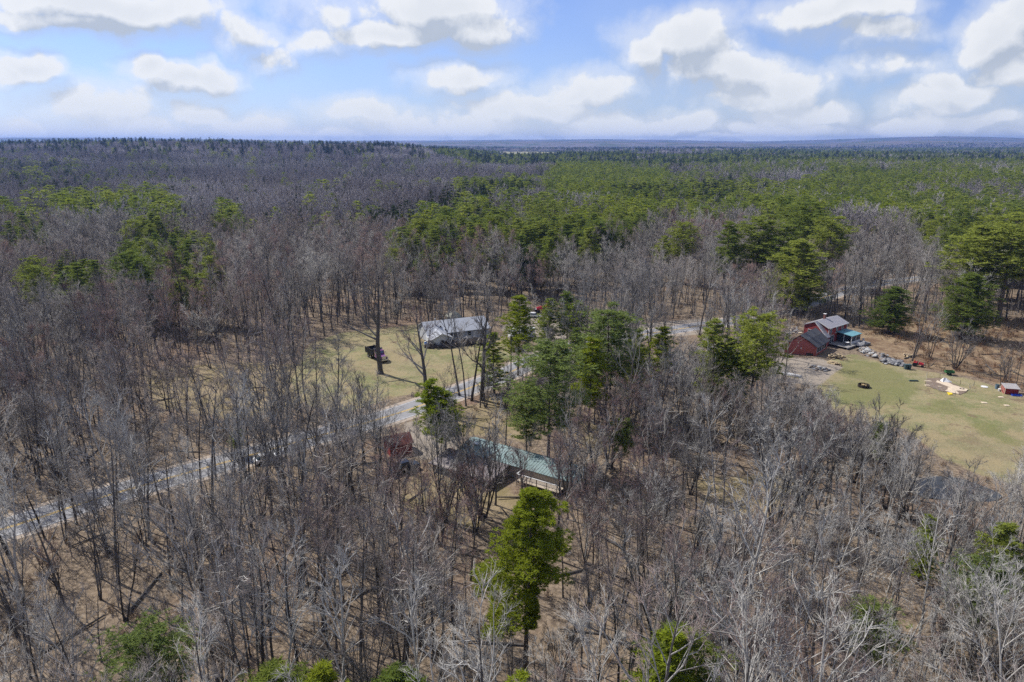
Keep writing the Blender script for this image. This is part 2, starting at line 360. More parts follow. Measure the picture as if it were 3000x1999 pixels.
straw = T.noise(T.vm('ADD', pos, (11, 70, 0)), .13, 9, .8)
grass = T.mix(T.m('MULTIPLY', T.ss(straw, .47, .56), .7), grass, (.30, .245, .145, 1))
dirt = T.noise(T.vm('ADD', pos, (91, 20, 0)), .19, 8, .78); grass = T.mix(T.m('MULTIPLY', T.ss(dirt, .56, .63), .75), grass, (.16, .115, .08, 1))
grass = T.mix(T.m('MULTIPLY', T.ss(T.m('ADD', sb.outputs[1], T.m('MULTIPLY_ADD', T.noise(pos, .16, 6, .72), 2.6, -1.3)), .3, .9), .75), grass, green)
tan = T.mix(T.ss(nm, .35, .65), (.31, .25, .165, 1), (.22, .185, .10, 1)); tan = T.mix(T.m('MULTIPLY', nf, .4), tan, (.2, .15, .09, 1))
rust = T.mix(T.ss(nm, .35, .65), (.17, .11, .07, 1), (.33, .25, .16, 1)); rust = T.mix(T.m('MULTIPLY', T.ss(nf, .35, .7), .7), rust, (.12, .085, .06, 1))
grav = T.mix(nf, (.24, .21, .18, 1), (.36, .325, .28, 1)); grav = T.mix(T.m('MULTIPLY', nm, .5), grav, (.25, .2, .15, 1))
c = T.mix(edge(sb.outputs[0]), leaf, tan); c = T.mix(edge(sa.outputs[2]), c, rust)
c = T.mix(edge(sa.outputs[0], .3), c, grass); c = T.mix(edge(sa.outputs[1], .3), c, grav)
ln = T.vm('LENGTH', pos, out=1)
woodc = T.mix(T.ss(nxl, .42, .6), (.15, .13, .125, 1), (.06, .08, .03, 1))
c = T.mix(T.m('MULTIPLY', T.ss(ln, 350, 1200), .9), c, woodc)
c = T.mix(T.ss(sb.outputs[2], .3, .7), c, (.27, .26, .15, 1))
c = T.mix(1.0, c, (.86, .85, .84, 1), 'MULTIPLY')
T.l(c, b.inputs['Base Color']); b.inputs['Roughness'].default_value = .95; b.inputs['Specular IOR Level'].default_value = .1
bn = T.n('ShaderNodeBump'); bn.inputs['Strength'].default_value = .8; bn.inputs['Distance'].default_value = .25; T.l(nf, bn.inputs['Height']); T.l(bn.outputs[0], b.inputs['Normal'])
gm.materials.append(m)

def ribbon(path, off0, off1, dz):
    v = []; n = len(path)
    for i, p in enumerate(path):
        t = (path[min(i + 1, n - 1)] - path[max(i - 1, 0)]).normalized(); s = Vector((-t.y, t.x, 0))
        for o in (off0, off1):
            q = p + s * o; v.append((q.x, q.y, float(hgt(q.x, q.y)) + dz))
    mb = MB(); mb.add(v, [(2 * i, 2 * i + 1, 2 * i + 3, 2 * i + 2) for i in range(n - 1)]); return mb
m_as = mat('worn_asphalt', (.25, .25, .26), .9, .3, .35, col2=(.17, .17, .18), bump=.2)
m_gr = mat('gravel_shoulder', (.36, .31, .26), .95, .25, 1.5, col2=(.24, .19, .15), bump=.4)
tag(ribbon(ROADC, -4.5, 4.5, .03).build('road_shoulder', m_gr), 'sandy gravel shoulder along the road', kind='structure')
road = tag(ribbon(ROADC, -3.4, 3.4, .05).build('road', m_as), 'worn grey two-lane road through the woods', kind='structure')
m_y = mat('yellow_paint', (.55, .36, .06), .8, .2, 1.0)
ribbon(ROADC, -.27, -.09, .056).build('centre_line', m_y, road); ribbon(ROADC, .09, .27, .056).build('centre_line', m_y, road)
m_w = mat('white_road_paint', (.6, .6, .6), .8, .3, .6, col2=(.4, .4, .4))
ribbon(ROADC, -3.15, -3.03, .056).build('edge_line', m_w, road); ribbon(ROADC, 3.03, 3.15, .056).build('edge_line', m_w, road)
# pond
mw = bpy.data.materials.new('pond_water'); mw.use_nodes = True; bw = mw.node_tree.nodes['Principled BSDF']
bw.inputs['Base Color'].default_value = (.018, .02, .022, 1); bw.inputs['Roughness'].default_value = .12; bw.inputs['Specular IOR Level'].default_value = .4
tw = NT(mw.node_tree); bnp = tw.n('ShaderNodeBump'); bnp.inputs['Strength'].default_value = .15; tcw = tw.n('ShaderNodeTexCoord'); tw.l(tw.noise(tcw.outputs['Object'], 2.5, 3), bnp.inputs['Height']); tw.l(bnp.outputs[0], bw.inputs['Normal'])
pc = catmull(POND + [POND[0]], 1.0)
pm = MB(); cx0 = sum(p.x for p in pc) / len(pc); cy0 = sum(p.y for p in pc) / len(pc)
pm.add([(cx0, cy0, .02)] + [(p.x, p.y, .02) for p in pc], [(0, i, i + 1) for i in range(1, len(pc))])
tag(pm.build('pond_water', mw), 'small dark pond between the field and the bare trees', kind='structure')

# haze
hx = xs[-1] + 60; hy0 = ys[0] - 60; hy1 = ys[-1] + 60; hz0 = float(gz.min()) - 1; hz1 = max(float(gz.max()), CAM_H) + 8
hz = MB().box((0, (hy0 + hy1) / 2, (hz0 + hz1) / 2), (2 * hx, hy1 - hy0, hz1 - hz0)).build('haze', bpy.data.materials.new('haze'))
hm = hz.data.materials[0]; hm.use_nodes = True; hm.node_tree.nodes.clear(); Hn = NT(hm.node_tree)
pv = Hn.n('ShaderNodeVolumePrincipled'); pv.inputs['Color'].default_value = (.18, .34, .82, 1); pv.inputs['Density'].default_value = 7.0e-5; pv.inputs['Anisotropy'].default_value = 0.2
ho = Hn.n('ShaderNodeOutputMaterial'); Hn.l(pv.outputs[0], ho.inputs['Volume']); tag(hz, 'thin blue haze over the distant woods', kind='stuff')
hm.cycles.homogeneous_volume = True

# ------------------------------------------------------------------ trees
def rvec(rg, a): return Vector((rg.uniform(-a, a), rg.uniform(-a, a), rg.uniform(-a, a)))
def limb(mb, p, d, L, r0, r1, n, sides, wob, rg, up=0.0, k=0):
    """a bent tapering limb; returns the points along it"""
    pts = [(p.copy(), r0, d.copy())]
    for i in range(n):
        d = (d + rvec(rg, wob) + Vector((0, 0, up))).normalized(); q = p + d * (L / n)
        ra = r0 + (r1 - r0) * i / n; rb = r0 + (r1 - r0) * (i + 1) / n
        mb.tube(p, q, ra, rb, sides, caps=False, k=k); p = q; pts.append((p.copy(), rb, d.copy()))
    return pts
def spike(mb, p, d, L, r, k=0):
    a = d.orthogonal().normalized() * r; b = d.cross(a).normalized() * r; q = p + d * L
    mb.add([p + a, p - a * .5 + b * .87, p - a * .5 - b * .87, q], [(0, 1, 3), (1, 2, 3), (2, 0, 3)], k)
def side_dir(d, ang, rg):
    o = d.orthogonal().normalized(); o.rotate(Matrix.Rotation(rg.uniform(0, 2 * math.pi), 3, d)); return (d * math.cos(ang) + o * math.sin(ang)).normalized()
def bare_tree(seed, H=20, tr=.24, start=.4, nl=11, ns=6, nt=6, nq=2, spread=.33, ang=(28, 58), twr=.017, lean=.03, stems=1, up=.10, wob=.12, lod=0):
    """returns (trunk mesh builder, crown mesh builder) of a leafless tree"""
    rg = random.Random(seed); tk = MB(); cr = MB(); s3 = 3 if lod else 4
    for st in range(stems):
        d = Vector((rg.uniform(-lean, lean), rg.uniform(-lean, lean), 1)).normalized()
        if stems > 1: q_ = .4 if stems > 3 else .2; d = Vector((rg.uniform(-q_, q_), rg.uniform(-q_, q_), 1)).normalized()
        h = H * (1 if st == 0 else rg.uniform(.7, .98)); rr = tr * (1 if stems == 1 else .6)
        base = Vector((0, 0, -.3)) if st == 0 else Vector((rg.uniform(-.4, .4), rg.uniform(-.4, .4), -.3))
        nseg = 5 if lod else 9
        pts = limb(tk, base, d, h, rr, rr * .16, nseg, 4 if lod else 7, .045 if lod else .075, rg, .04)
        if not lod: tk.tube(base, base + Vector((0, 0, .8)), rr * 1.5, rr * 1.0, 7, False)
        for i in range(nl):
            f = start + (1 - start) * (i + rg.random()) / nl * .97
            j = min(int(f * nseg), nseg - 1); t = f * nseg - j
            p = pts[j][0].lerp(pts[j + 1][0], t); r = pts[j][1] * .55
            a = R(rg.uniform(*ang)) * (1.1 - .55 * (f - start) / (1 - start))
            L = H * spread * rg.uniform(.7, 1.15) * (1.05 - .6 * (f - start) / (1 - start))
            b1 = limb(cr, p, side_dir(pts[j][2], a, rg), L, max(r, .03), .025, 3 if lod else 4, s3, wob, rg, up, 0)
            for q in range(ns):
                ff = rg.uniform(.22, 1.0); jj = min(int(ff * (len(b1) - 1)), len(b1) - 2); p2 = b1[jj][0].lerp(b1[jj + 1][0], ff * (len(b1) - 1) - jj)
                L2 = L * rg.uniform(.3, .6) * (1.15 - ff * .55)
                if lod: spike(cr, p2, side_dir(b1[jj][2], R(rg.uniform(20, 55)), rg), L2, twr * 1.6, 1); b2 = None
                else: b2 = limb(cr, p2, side_dir(b1[jj][2], R(rg.uniform(22, 50)), rg), L2, max(b1[jj][1] * .55, .035), .02, 2, 3, wob * 1.3, rg, up * 1.3, 0)
                for w in range(nt):
                    g = rg.uniform(.15, 1)
                    if b2: k2 = 0 if g < .5 else 1; p3 = b2[k2][0].lerp(b2[k2 + 1][0], (g - k2 * .5) * 2); dd = b2[k2][2]
                    else: p3 = p2 + (b1[jj][2] * L2 * g * .8); dd = b1[jj][2]
                    d3 = (side_dir(dd, R(rg.uniform(15, 55)), rg) + Vector((0, 0, .22))).normalized(); L3 = rg.uniform(.5, 1.25) * H * .055
                    spike(cr, p3, d3, L3, twr, 1)
                    for z in range(nq):
                        spike(cr, p3 + d3 * L3 * rg.uniform(.2, .7), side_dir(d3, R(rg.uniform(25, 50)), rg), L3 * rg.uniform(.4, .75), twr * .75, 1)
    return tk, cr
def tuft(mb, p, s, n, rg, flat=.55, up=.35, w=.16, k=0):
    for i in range(n):
        a = rg.uniform(0, 6.283); d = Vector((math.cos(a), math.sin(a), rg.uniform(-flat, flat) + up)).normalized()
        e = d.cross(Vector((rg.uniform(-1, 1), rg.uniform(-1, 1), rg.uniform(-1, 1)))).normalized() * (s * w)
        q = p + d * s * rg.uniform(.6, 1.1); o = p + d * s * .08
        mb.add([o - e * .6, q - e * .25 + d * 0, q + d * s * .12, o + e], [(0, 1, 2), (0, 2, 3)], k)
def pine_tree(seed, H=20, rad=4.0, start=.3, whorls=15, per=5, clumps=7, ts=.5, tn=7, tr=.26, shape='pine', lod=0, gap=.12, fill=1.0, side=0):
    rg = random.Random(seed); tk = MB(); cr = MB()
    pts = limb(tk, Vector((0, 0, -.3)), Vector((rg.uniform(-.02, .02), rg.uniform(-.02, .02), 1)), H * .99, tr, .03, 4 if lod else 9, 4 if lod else 7, .018, rg, .02)
    n = len(pts) - 1
    for w in range(whorls):
        f = start + (1 - start) * (w + .5) / whorls
        j = min(int(f * n), n - 1); p = pts[j][0].lerp(pts[j + 1][0], f * n - j)
        g = (f - start) / (1 - start)
        if shape == 'pine': env = (math.sin(min(1, g * 2.2 + .42) * math.pi / 2)) * (1 - g ** 2.0) ** .75 + .07
        elif shape == 'round': env = math.sqrt(max(0, 1 - (g * 1.9 - .9) ** 2)) + .08
        else: env = (1 - g) ** .85 + .04
        a0 = rg.uniform(0, 6.28)
        for bq in range(per):
            if rg.random() < gap: continue
            a = a0 + 6.283 * bq / per + rg.uniform(-.4, .4); L = rad * env * rg.uniform(.6, 1.15)
            if side and g < .3: L *= 1.12 if math.cos(a) < -.1 else (.15 if math.cos(a) > .35 else .5)
            if side and g > .55: L *= 1.15 if math.cos(a) > 0 else .8
            if L < .25: L = .25
            el = (.10 + .5 * g if shape != 'spruce' else -.25 + .3 * g) + rg.uniform(-.12, .12)
            d = Vector((math.cos(a) * math.cos(el), math.sin(a) * math.cos(el), math.sin(el)))
            if not lod: b1 = limb(tk, p, d, L, max(.02, tr * .22 * (1 - g * .6)), .015, 3, 3, .08, rg, .05 if shape != 'spruce' else 0)
            sd = Vector((-math.sin(a), math.cos(a), 0))
            nc = max(1, int(clumps * (.5 + L / rad * .7) * fill)); nlobe = 1 if lod or L < rad * .4 else (2 if L < rad * .8 else 3)
            lobes = []
            for c in range(nlobe):
                t = (c + 1) / nlobe * rg.uniform(.8, 1.02) if g < .85 else rg.uniform(.3, 1)
                lobes.append((p + d * L * t + sd * rg.uniform(-1, 1) * L * .26 * (1.2 - t) + Vector((0, 0, L * .07 * t)), (.17 + .12 * t) * max(L, rad * .45)))
            for q0, lr in lobes:
                for c in range(max(2, int(nc * 2.2 / nlobe)) if not lod else clumps):
                    o = rvec(rg, 1)
                    if o.length > 1: o.normalize()
                    o = o * lr; o.z = o.z * .45
                    tuft(cr, q0 + o, ts * rg.uniform(.75, 1.25), tn, rg)
    tuft(cr, pts[-1][0], ts, tn, rg, up=1.0)
    return tk, cr
def shrub(seed, H=2.0, n=14, r=.9, tw=.02, k=0):
    rg = random.Random(seed); mb = MB()
    for i in range(n):
        a = rg.uniform(0, 6.28); d = Vector((math.cos(a) * rg.uniform(.1, .8), math.sin(a) * rg.uniform(.1, .8), 1)).normalized(); p = Vector((rg.uniform(-r, r) * .4, rg.uniform(-r, r) * .4, -.05)); L = H * rg.uniform(.6, 1.1)
        spike(mb, p, d, L, tw * 1.4)
        for q in range(5): spike(mb, p + d * L * rg.uniform(.3, .85), side_dir(d, R(rg.uniform(20, 55)), rg), L * rg.uniform(.2, .45), tw)
    return mb
def pair(name, tc_, mt, mc): # two meshes (trunk, crown)
    tk, cr = tc_
    return tk.mesh(name + '_trunk', mt), cr.mesh(name + '_crown', *(mc if isinstance(mc, (list, tuple)) else [mc]))
def joined(name, tc_, mats):   # one mesh: trunk + crown
    tk, cr = tc_; mb = MB(); mb.add(tk.v, tk.f, 0)
    o = len(mb.v); mb.v += cr.v; mb.f += [tuple(i + o for i in f) for f in cr.f]; mb.k += ([x for x in cr.k] if len(mats) == 2 and cr.k and max(cr.k) > 0 else [1] * len(cr.f))
    return mb.mesh(name, *mats)
B1, B2, BR = M['bark'], M['twig'], M['branch']
BARE = []   # (trunk, crown, base height, description words)
for i in range(6):
    t_ = bare_tree(100 + i, H=20, tr=.17 + .02 * i, start=[.45, .38, .5, .42, .35, .55][i], spread=[.27, .36, .25, .31, .42, .3][i], nl=[9, 9, 8, 10, 9, 8][i], wob=[.12, .18, .12, .14, .2, .16][i], lean=[.03, .09, .03, .06, .05, .1][i])
    BARE.append((*pair('bare', t_, B1, (BR, B2)), 20, ['slender grey bare', 'grey bare', 'straight dark bare', 'fine-twigged grey bare', 'broad-crowned grey bare', 'high-crowned dark bare'][i]))
for i in range(2):
    t_ = bare_tree(120 + i, H=20, tr=.2, start=.4, spread=.3, nl=11, ang=(25, 45)); BARE.append((*pair('bare', t_, B1, (BR, M['twig_red'])), 20, ['red-twigged bare', 'reddish budding bare'][i]))
for i in range(3):
    t_ = bare_tree(130 + i, H=19, tr=.2, start=.32, spread=.36, nl=11, ns=5, nt=5, ang=(30, 60), wob=.2); BARE.append((*pair('bare', t_, [B1, M['bark_pale'], M['bark_pale']][i], ([M['bark_pale'], M['bark_pale'], M['bark_pale']][i], M['twig_pale'])), 19, ['pale-limbed crooked bare', 'whitish-barked bare', 'pale spreading bare'][i]))
for i in range(4):
    t_ = bare_tree(180 + i, H=19, tr=.24, start=[.3, .35, .26, .38][i], spread=[.4, .46, .38, .42][i], nl=[8, 9, 7, 8][i], stems=[2, 1, 3, 2][i], wob=.18, ang=(30, 62)); BARE.append((*pair('bare', t_, B1, ([BR, BR, M['bark_pale'], BR][i], [B2, B2, B2, M['twig_pale']][i])), 19, ['forked grey bare', 'wide-crowned grey bare', 'three-stemmed bare', 'forked pale-twigged bare'][i]))
SPREAD = [(*pair('maple', bare_tree(140 + i, H=20, tr=.55, start=.32, nl=10, ns=8, nt=8, nq=3, spread=.46, ang=(35, 62), wob=.16, up=.13), B1, (BR, [B2, M['twig_red']][i])), 20, ['spreading grey bare', 'spreading reddish bare'][i]) for i in range(2)]
CLUMP = [(*pair('clump', bare_tree(150 + i, H=12, tr=.2, start=.2, nl=7, ns=5, nt=5, nq=2, spread=.34, stems=6, ang=(20, 45)), B1, (BR, [B2, M['twig_pale'], M['twig_red']][i])), 12, ['many-stemmed grey bare', 'many-stemmed pale bare', 'many-stemmed reddish bare'][i]) for i in range(3)]
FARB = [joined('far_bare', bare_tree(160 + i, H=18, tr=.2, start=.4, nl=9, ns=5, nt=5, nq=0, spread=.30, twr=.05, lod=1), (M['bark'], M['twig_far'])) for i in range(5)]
FARB2 = []
for i in range(4):
    mb = MB(); rg = random.Random(170 + i)
    for c in range(7):
        a = rg.uniform(0, 6.28); rr = rg.uniform(0, 11); ox, oy = math.cos(a) * rr, math.sin(a) * rr; h = rg.uniform(12, 17)
        spike(mb, Vector((ox, oy, -2)), Vector((0, 0, 1)), h, .25, 0)
        for q in range(34):
            ph = rg.uniform(0, 6.28); el = rg.uniform(.25, 1.3); d = Vector((math.cos(ph) * math.cos(el), math.sin(ph) * math.cos(el), math.sin(el)))
            spike(mb, Vector((ox, oy, h * rg.uniform(.35, .8))) + d * .4, d, rg.uniform(2.0, 4.2), .17, 1)
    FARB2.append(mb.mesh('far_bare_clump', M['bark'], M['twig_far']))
PN = [pair('pine', pine_tree(200 + i, H=20, rad=[3.6, 4.2, 4.6, 3.4][i], start=[.35, .25, .45, .3][i], whorls=13, per=6, clumps=12, ts=.5, tn=8, shape=['pine', 'pine', 'round', 'pine'][i], gap=.15), M['pine_bark'], M['needle']) for i in range(4)]
PN_BLUE = [pair('pine', pine_tree(210 + i, H=20, rad=[5.2, 4.6][i], start=[.36, .3][i], whorls=13, per=6, clumps=15, ts=.5, tn=8, shape='round', gap=.12), M['pine_bark'], M['needle_blue']) for i in range(2)]
PN_FULL = [pair('pine', pine_tree(220 + i, H=20, rad=6.4, start=.09, whorls=15, per=7, clumps=22, ts=.55, tn=8, shape='pine', gap=.06, tr=.35), M['pine_bark'], M['needle']) for i in range(2)]
PN_BR = [pair('pine', pine_tree(230 + i, H=20, rad=[3.9, 3.2][i], start=[.3, .12][i], whorls=17, per=5, clumps=12, ts=.5, tn=8, shape='pine', gap=.12), M['pine_bark'], M['needle_bright']) for i in range(2)]
HERO = pair('pine', pine_tree(240, H=22, rad=4.9, start=.29, whorls=16, per=6, clumps=54, ts=.31, tn=12, shape='pine', gap=.2, tr=.3, side=1), M['pine_bark'], M['needle_bright'])
MIDP = [joined('mid_pine', pine_tree(250 + i, H=20, rad=[4.6, 5.2, 4.2, 4.8][i], start=.28, whorls=8, per=5, clumps=4, ts=1.0, tn=5, shape='pine', lod=1, gap=.12), (M['pine_bark'], [M['needle'], M['needle'], M['needle_bright'], M['needle']][i])) for i in range(4)]
SPR = [joined('spruce', pine_tree(260 + i, H=17, rad=2.7, start=.08, whorls=10, per=5, clumps=3, ts=1.2, tn=5, shape='spruce', lod=1, gap=.05), (M['pine_bark'], M['needle_dark'])) for i in range(3)]
FARP = []
for i in range(3):
    mb = MB(); rg = random.Random(270 + i)
    for c in range(4):
        a = rg.uniform(0, 6.28); rr = rg.uniform(0, 8); o = Vector((math.cos(a) * rr, math.sin(a) * rr, 0)); h = rg.uniform(15, 21)
        for q in range(30):
            f = rg.uniform(.3, 1); tuft(mb, o + Vector((rg.uniform(-1, 1), rg.uniform(-1, 1), 0)) * (1.05 - f) * 3.8 + Vector((0, 0, h * f)), 2.4 * (1.2 - f * .5), 3, rg, w=.3)
    FARP.append(mb.mesh('far_pines', M['needle']))
BRUSH = [shrub(280 + i, H=1.6, n=16, r=1.6, tw=.03).mesh('brush', [M['brush'], M['brush_red'], M['brush'], M['sapling']][i]) for i in range(4)]
SAPL = []
for i in range(3):
    rg = random.Random(290 + i); mb = MB()
    for c in range(3):
        p = Vector((rg.uniform(-1.2, 1.2), rg.uniform(-1.2, 1.2), -.1)); d = Vector((rg.uniform(-.12, .12), rg.uniform(-.12, .12), 1)).normalized(); h = rg.uniform(4, 8)
        spike(mb, p, d, h, .06)
        for q in range(12): spike(mb, p + d * h * rg.uniform(.3, .9), side_dir(d, R(rg.uniform(25, 60)), rg), rg.uniform(.6, 1.6), .02)
    SAPL.append(mb.mesh('sapling', M['sapling']))
LOGM = MB().tube((-3, 0, .12), (3, .3, .2), .16, .09, 6).mesh('fallen_log', M['bark'])

def tree_obj(name, meshes, loc, h, baseh, label, cat, group=None, rz=None, wide=1.0, whole=None):
    s = h / baseh; rz = random.uniform(0, 6.28) if rz is None else rz
    z = float(hgt(loc[0], loc[1]))
    e = thing(name, label, cat, (loc[0], loc[1], z), rz, group); e.scale = (s * wide, s * wide, s)
    for nme, me in zip(('trunk', 'crown'), meshes[:2]):
        o = bpy.data.objects.new(nme, me); sc.collection.objects.link(o); o.parent = e
    return e
def scatter(name, meshes, X, Y, idx, scl, label, wide=None):
    """many copies as one object, placed by geometry nodes"""
    if len(X) == 0: return
    coll = bpy.data.collections.new(name + '_kinds')
    for i, me in enumerate(meshes): coll.objects.link(bpy.data.objects.new('%s_kind_%02d' % (name, i), me))
    X = np.asarray(X); Y = np.asarray(Y); n = len(X)
    me = bpy.data.meshes.new(name); me.vertices.add(n); me.vertices.foreach_set('co', np.stack([X, Y, hgt(X, Y)], 1).ravel())
    a = me.attributes.new('kind_index', 'INT', 'POINT'); a.data.foreach_set('value', np.asarray(idx, np.int32))
    a = me.attributes.new('turn', 'FLOAT_VECTOR', 'POINT'); t = np.zeros((n, 3)); t[:, 2] = rng.uniform(0, 6.283, n); t[:, :2] = rng.normal(0, .03, (n, 2)); a.data.foreach_set('vector', t.ravel())
    w = np.ones(n) if wide is None else wide
    a = me.attributes.new('size', 'FLOAT_VECTOR', 'POINT'); s = np.stack([scl * w, scl * w, scl], 1); a.data.foreach_set('vector', s.ravel())
    ob = bpy.data.objects.new(name, me); sc.collection.objects.link(ob); tag(ob, label, kind='stuff')
    g = bpy.data.node_groups.new(name, 'GeometryNodeTree')
    g.interface.new_socket('Geometry', in_out='INPUT', socket_type='NodeSocketGeometry'); g.interface.new_socket('Geometry', in_out='OUTPUT', socket_type='NodeSocketGeometry')
    N = g.nodes; gi = N.new('NodeGroupInput'); go = N.new('NodeGroupOutput'); iop = N.new('GeometryNodeInstanceOnPoints'); ci = N.new('GeometryNodeCollectionInfo')
    ci.inputs[0].default_value = coll; ci.inputs['Separate Children'].default_value = True; ci.inputs['Reset Children'].default_value = True
    mtp = N.new('GeometryNodeMeshToPoints')
    g.links.new(gi.outputs[0], mtp.inputs[0]); g.links.new(mtp.outputs[0], iop.inputs['Points']); g.links.new(ci.outputs[0], iop.inputs['Instance']); iop.inputs['Pick Instance'].default_value = True
    for at, typ, sock in (('kind_index', 'INT', 'Instance Index'), ('turn', 'FLOAT_VECTOR', 'Rotation'), ('size', 'FLOAT_VECTOR', 'Scale')):
        na = N.new('GeometryNodeInputNamedAttribute'); na.data_type = typ; na.inputs[0].default_value = at; g.links.new(na.outputs[0], iop.inputs[sock])
    g.links.new(iop.outputs[0], go.inputs[0]); md = ob.modifiers.new('scatter', 'NODES'); md.node_group = g; return ob

# --- where trees stand (landmarks named for the labels)
LM = [('purple dump truck', 1105, 1050), ('grey-roofed house', 1350, 980), ('bright pine in front', 1540, 1600), ('red farmhouse', 2400, 990), ('teal metal roof', 1500, 1330), ('small red shed', 1170, 1300),
      ('dark pond', 2800, 1435), ('white camper', 1530, 975), ('bare gravel lot', 1980, 960), ('tan clearing', 2170, 1450), ('small red coop', 2960, 1150), ('road end', 60, 1520), ('road bend', 930, 1280), ('bottom right corner', 3000, 1999), ('bottom left corner', 0, 1999), ('dark bottom-edge pine', 2000, 1950), ('fire pit', 2530, 1131)]
def where(px, py):
    best = min(LM, key=lambda l: math.hypot(l[1] - px, (l[2] - py) * 1.6)); dx = px - best[1]; dy = py - best[2]; d = math.hypot(dx, dy)
    far = 'close ' if d < 130 else ('' if d < 320 else 'well ')
    if abs(dx) > abs(dy) * 1.3: rel = ('to the right of' if dx > 0 else 'to the left of')
    elif dy > 0: rel = 'in front of'
    else: rel = 'behind'
    side = '' if abs(dx) < 60 or abs(dx) > abs(dy) * 1.3 else (' and right' if dx > 0 else ' and left')
    if rel in ('in front of', 'behind') and side: return '%s%s%s of the %s' % (far, {'in front of': 'in front', 'behind': 'behind'}[rel], side, best[0])
    return '%s%s the %s' % (far, rel, best[0])

ZP = [  # polygon, share of pines, share of spruces
 ([(1130, 735), (1170, 690), (1280, 640), (1450, 605), (1650, 565), (1850, 570), (2100, 590), (2300, 560), (2450, 500), (2700, 490), (3050, 540), (3050, 760), (2850, 760), (2750, 690), (2560, 620), (2420, 640), (2350, 720), (2200, 640), (2080, 650), (1900, 650), (1830, 705), (1600, 745), (1400, 735), (1250, 745)], .86, .02),
 ([(1560, 535), (1640, 490), (1800, 480), (1950, 495), (1990, 540), (1800, 560), (1620, 570)], .85, .05),
 ([(1480, 590), (1700, 545), (1950, 545), (2200, 545), (2310, 560), (2100, 590), (1850, 570), (1650, 570)], .25, .72),  # dark spruces stand in for a cloud shadow lying across the woods
 ([(1270, 600), (1350, 545), (1560, 520), (1560, 570), (1450, 600), (1300, 640)], .35, .55),
 ([(900, 730), (960, 660), (1120, 615), (1300, 580), (1290, 640), (1180, 680), (1080, 740)], .08, .42),
 ([(60, 600), (250, 575), (480, 580), (560, 640), (350, 650), (160, 640)], .6, .12),
 ([(0, 620), (120, 625), (170, 690), (60, 720), (0, 720)], .5, 0),
 ([(630, 600), (700, 600), (700, 720), (630, 720)], .8, .1),
 ([(360, 660), (480, 650), (620, 680), (640, 800), (560, 850), (430, 850), (360, 800)], .5, .04),
 ([(70, 770), (200, 745), (300, 770), (300, 850), (190, 880), (80, 850)], .55, .04),
 ([(110, 640), (330, 660), (330, 750), (110, 730)], .2, .05),
 ([(860, 560), (1000, 560), (1000, 640), (860, 640)], .12, .1),
 ([(0, 470), (260, 480), (260, 560), (0, 560)], .1, .3),
 ([(1250, 440), (2100, 448), (2000, 485), (1400, 480)], .55, .15),
 ([(2000, 440), (3050, 432), (3050, 540), (2700, 490), (2450, 500), (2000, 535)], .4, .08),
 ([(1950, 480), (2300, 500), (2300, 545), (1990, 545)], .12, .3),
]
CLEAR = [LAWN_R, LAWN_L, GRAVEL_1, GRAVEL_2, GRAVEL_3, GRAVEL_4, POND]
HALF = [YARD, YARD_B, TAN_1, TAN_2, TAN_3, FIELD_L, RUST]
BLD = [[(76, 160), (104, 166), (98, 190), (66, 182)], [(-28, 170), (-2, 174), (-2, 198), (-28, 190)], [(-14, 98), (16, 92), (18, 106), (-8, 118)]]
KEEP = [  # parts of the picture where trees must not stand in the way: (polygon in photo pixels, share kept clear)
 ([(2290, 930), (2560, 905), (2720, 1040), (3010, 1110), (3010, 1350), (2900, 1370), (2740, 1290), (2640, 1240), (2420, 1150), (2290, 1080)], 1.0),
 ([(1060, 1010), (1240, 930), (1450, 915), (1480, 1040), (1240, 1130), (1130, 1160), (1060, 1120)], .86),
 ([(1130, 1190), (1360, 1110), (1490, 1060), (1500, 1130), (1360, 1200), (1150, 1250)], .75),
 ([(1340, 1180), (1560, 1150), (1560, 1280), (1380, 1270)], .5),
 ([(1370, 1270), (1720, 1350), (1740, 1420), (1600, 1440), (1330, 1380)], .4),
 ([(1120, 1200), (1330, 1220), (1330, 1360), (1120, 1340)], .82),
 ([(0, 1490), (700, 1330), (800, 1370), (0, 1590)], .25), ([(1062, 1015), (1150, 1020), (1155, 1085), (1065, 1075)], 1.0),
 ([(1180, 1400), (1390, 1380), (1400, 1530), (1190, 1540)], .25),
 ([(1480, 930), (1750, 910), (1750, 1000), (1480, 1010)], .6),
 ([(1870, 940), (2110, 920), (2110, 1000), (1880, 1000)], .7),
 ([(1400, 1400), (1660, 1430), (1680, 1800), (1390, 1820)], .9),
 ([(2050, 1390), (2340, 1380), (2340, 1500), (2060, 1500)], .5),
 ([(2660, 1380), (2950, 1400), (2950, 1480), (2700, 1470)], .55),
 ([(1500, 870), (1600, 870), (1600, 940), (1500, 940)], .8),
]
def fits(x, y, h, rgv, lo=5.0):
    """shrink a tree that would hide a clearing; None if it cannot stand here"""
    for s in (1.0, .8, .62, .48):
        if h * s < lo: break
        bad = False
        for f in (.5, .75, 1.0):
            q = PJ(x, y, h * s * f)
            if np.any((CROWN[:, 0] - 12 < q[0]) & (CROWN[:, 1] + 12 > q[0]) & (CROWN[:, 2] < q[1]) & (CROWN[:, 3] > q[1]) & (CROWN[:, 4] > y + 2) & (CROWN[:, 5] > rgv)): bad = True; break
        if bad: continue
        for poly, p in KEEP:
            if rgv > p: continue
            for f in (.35, .6, .85, 1.0):
                q = PJ(x, y, h * s * f)
                if inside(np.array([q[0]]), np.array([q[1]]), poly)[0]: bad = True; break
            if bad: break
        if not bad: return h * s
    return None

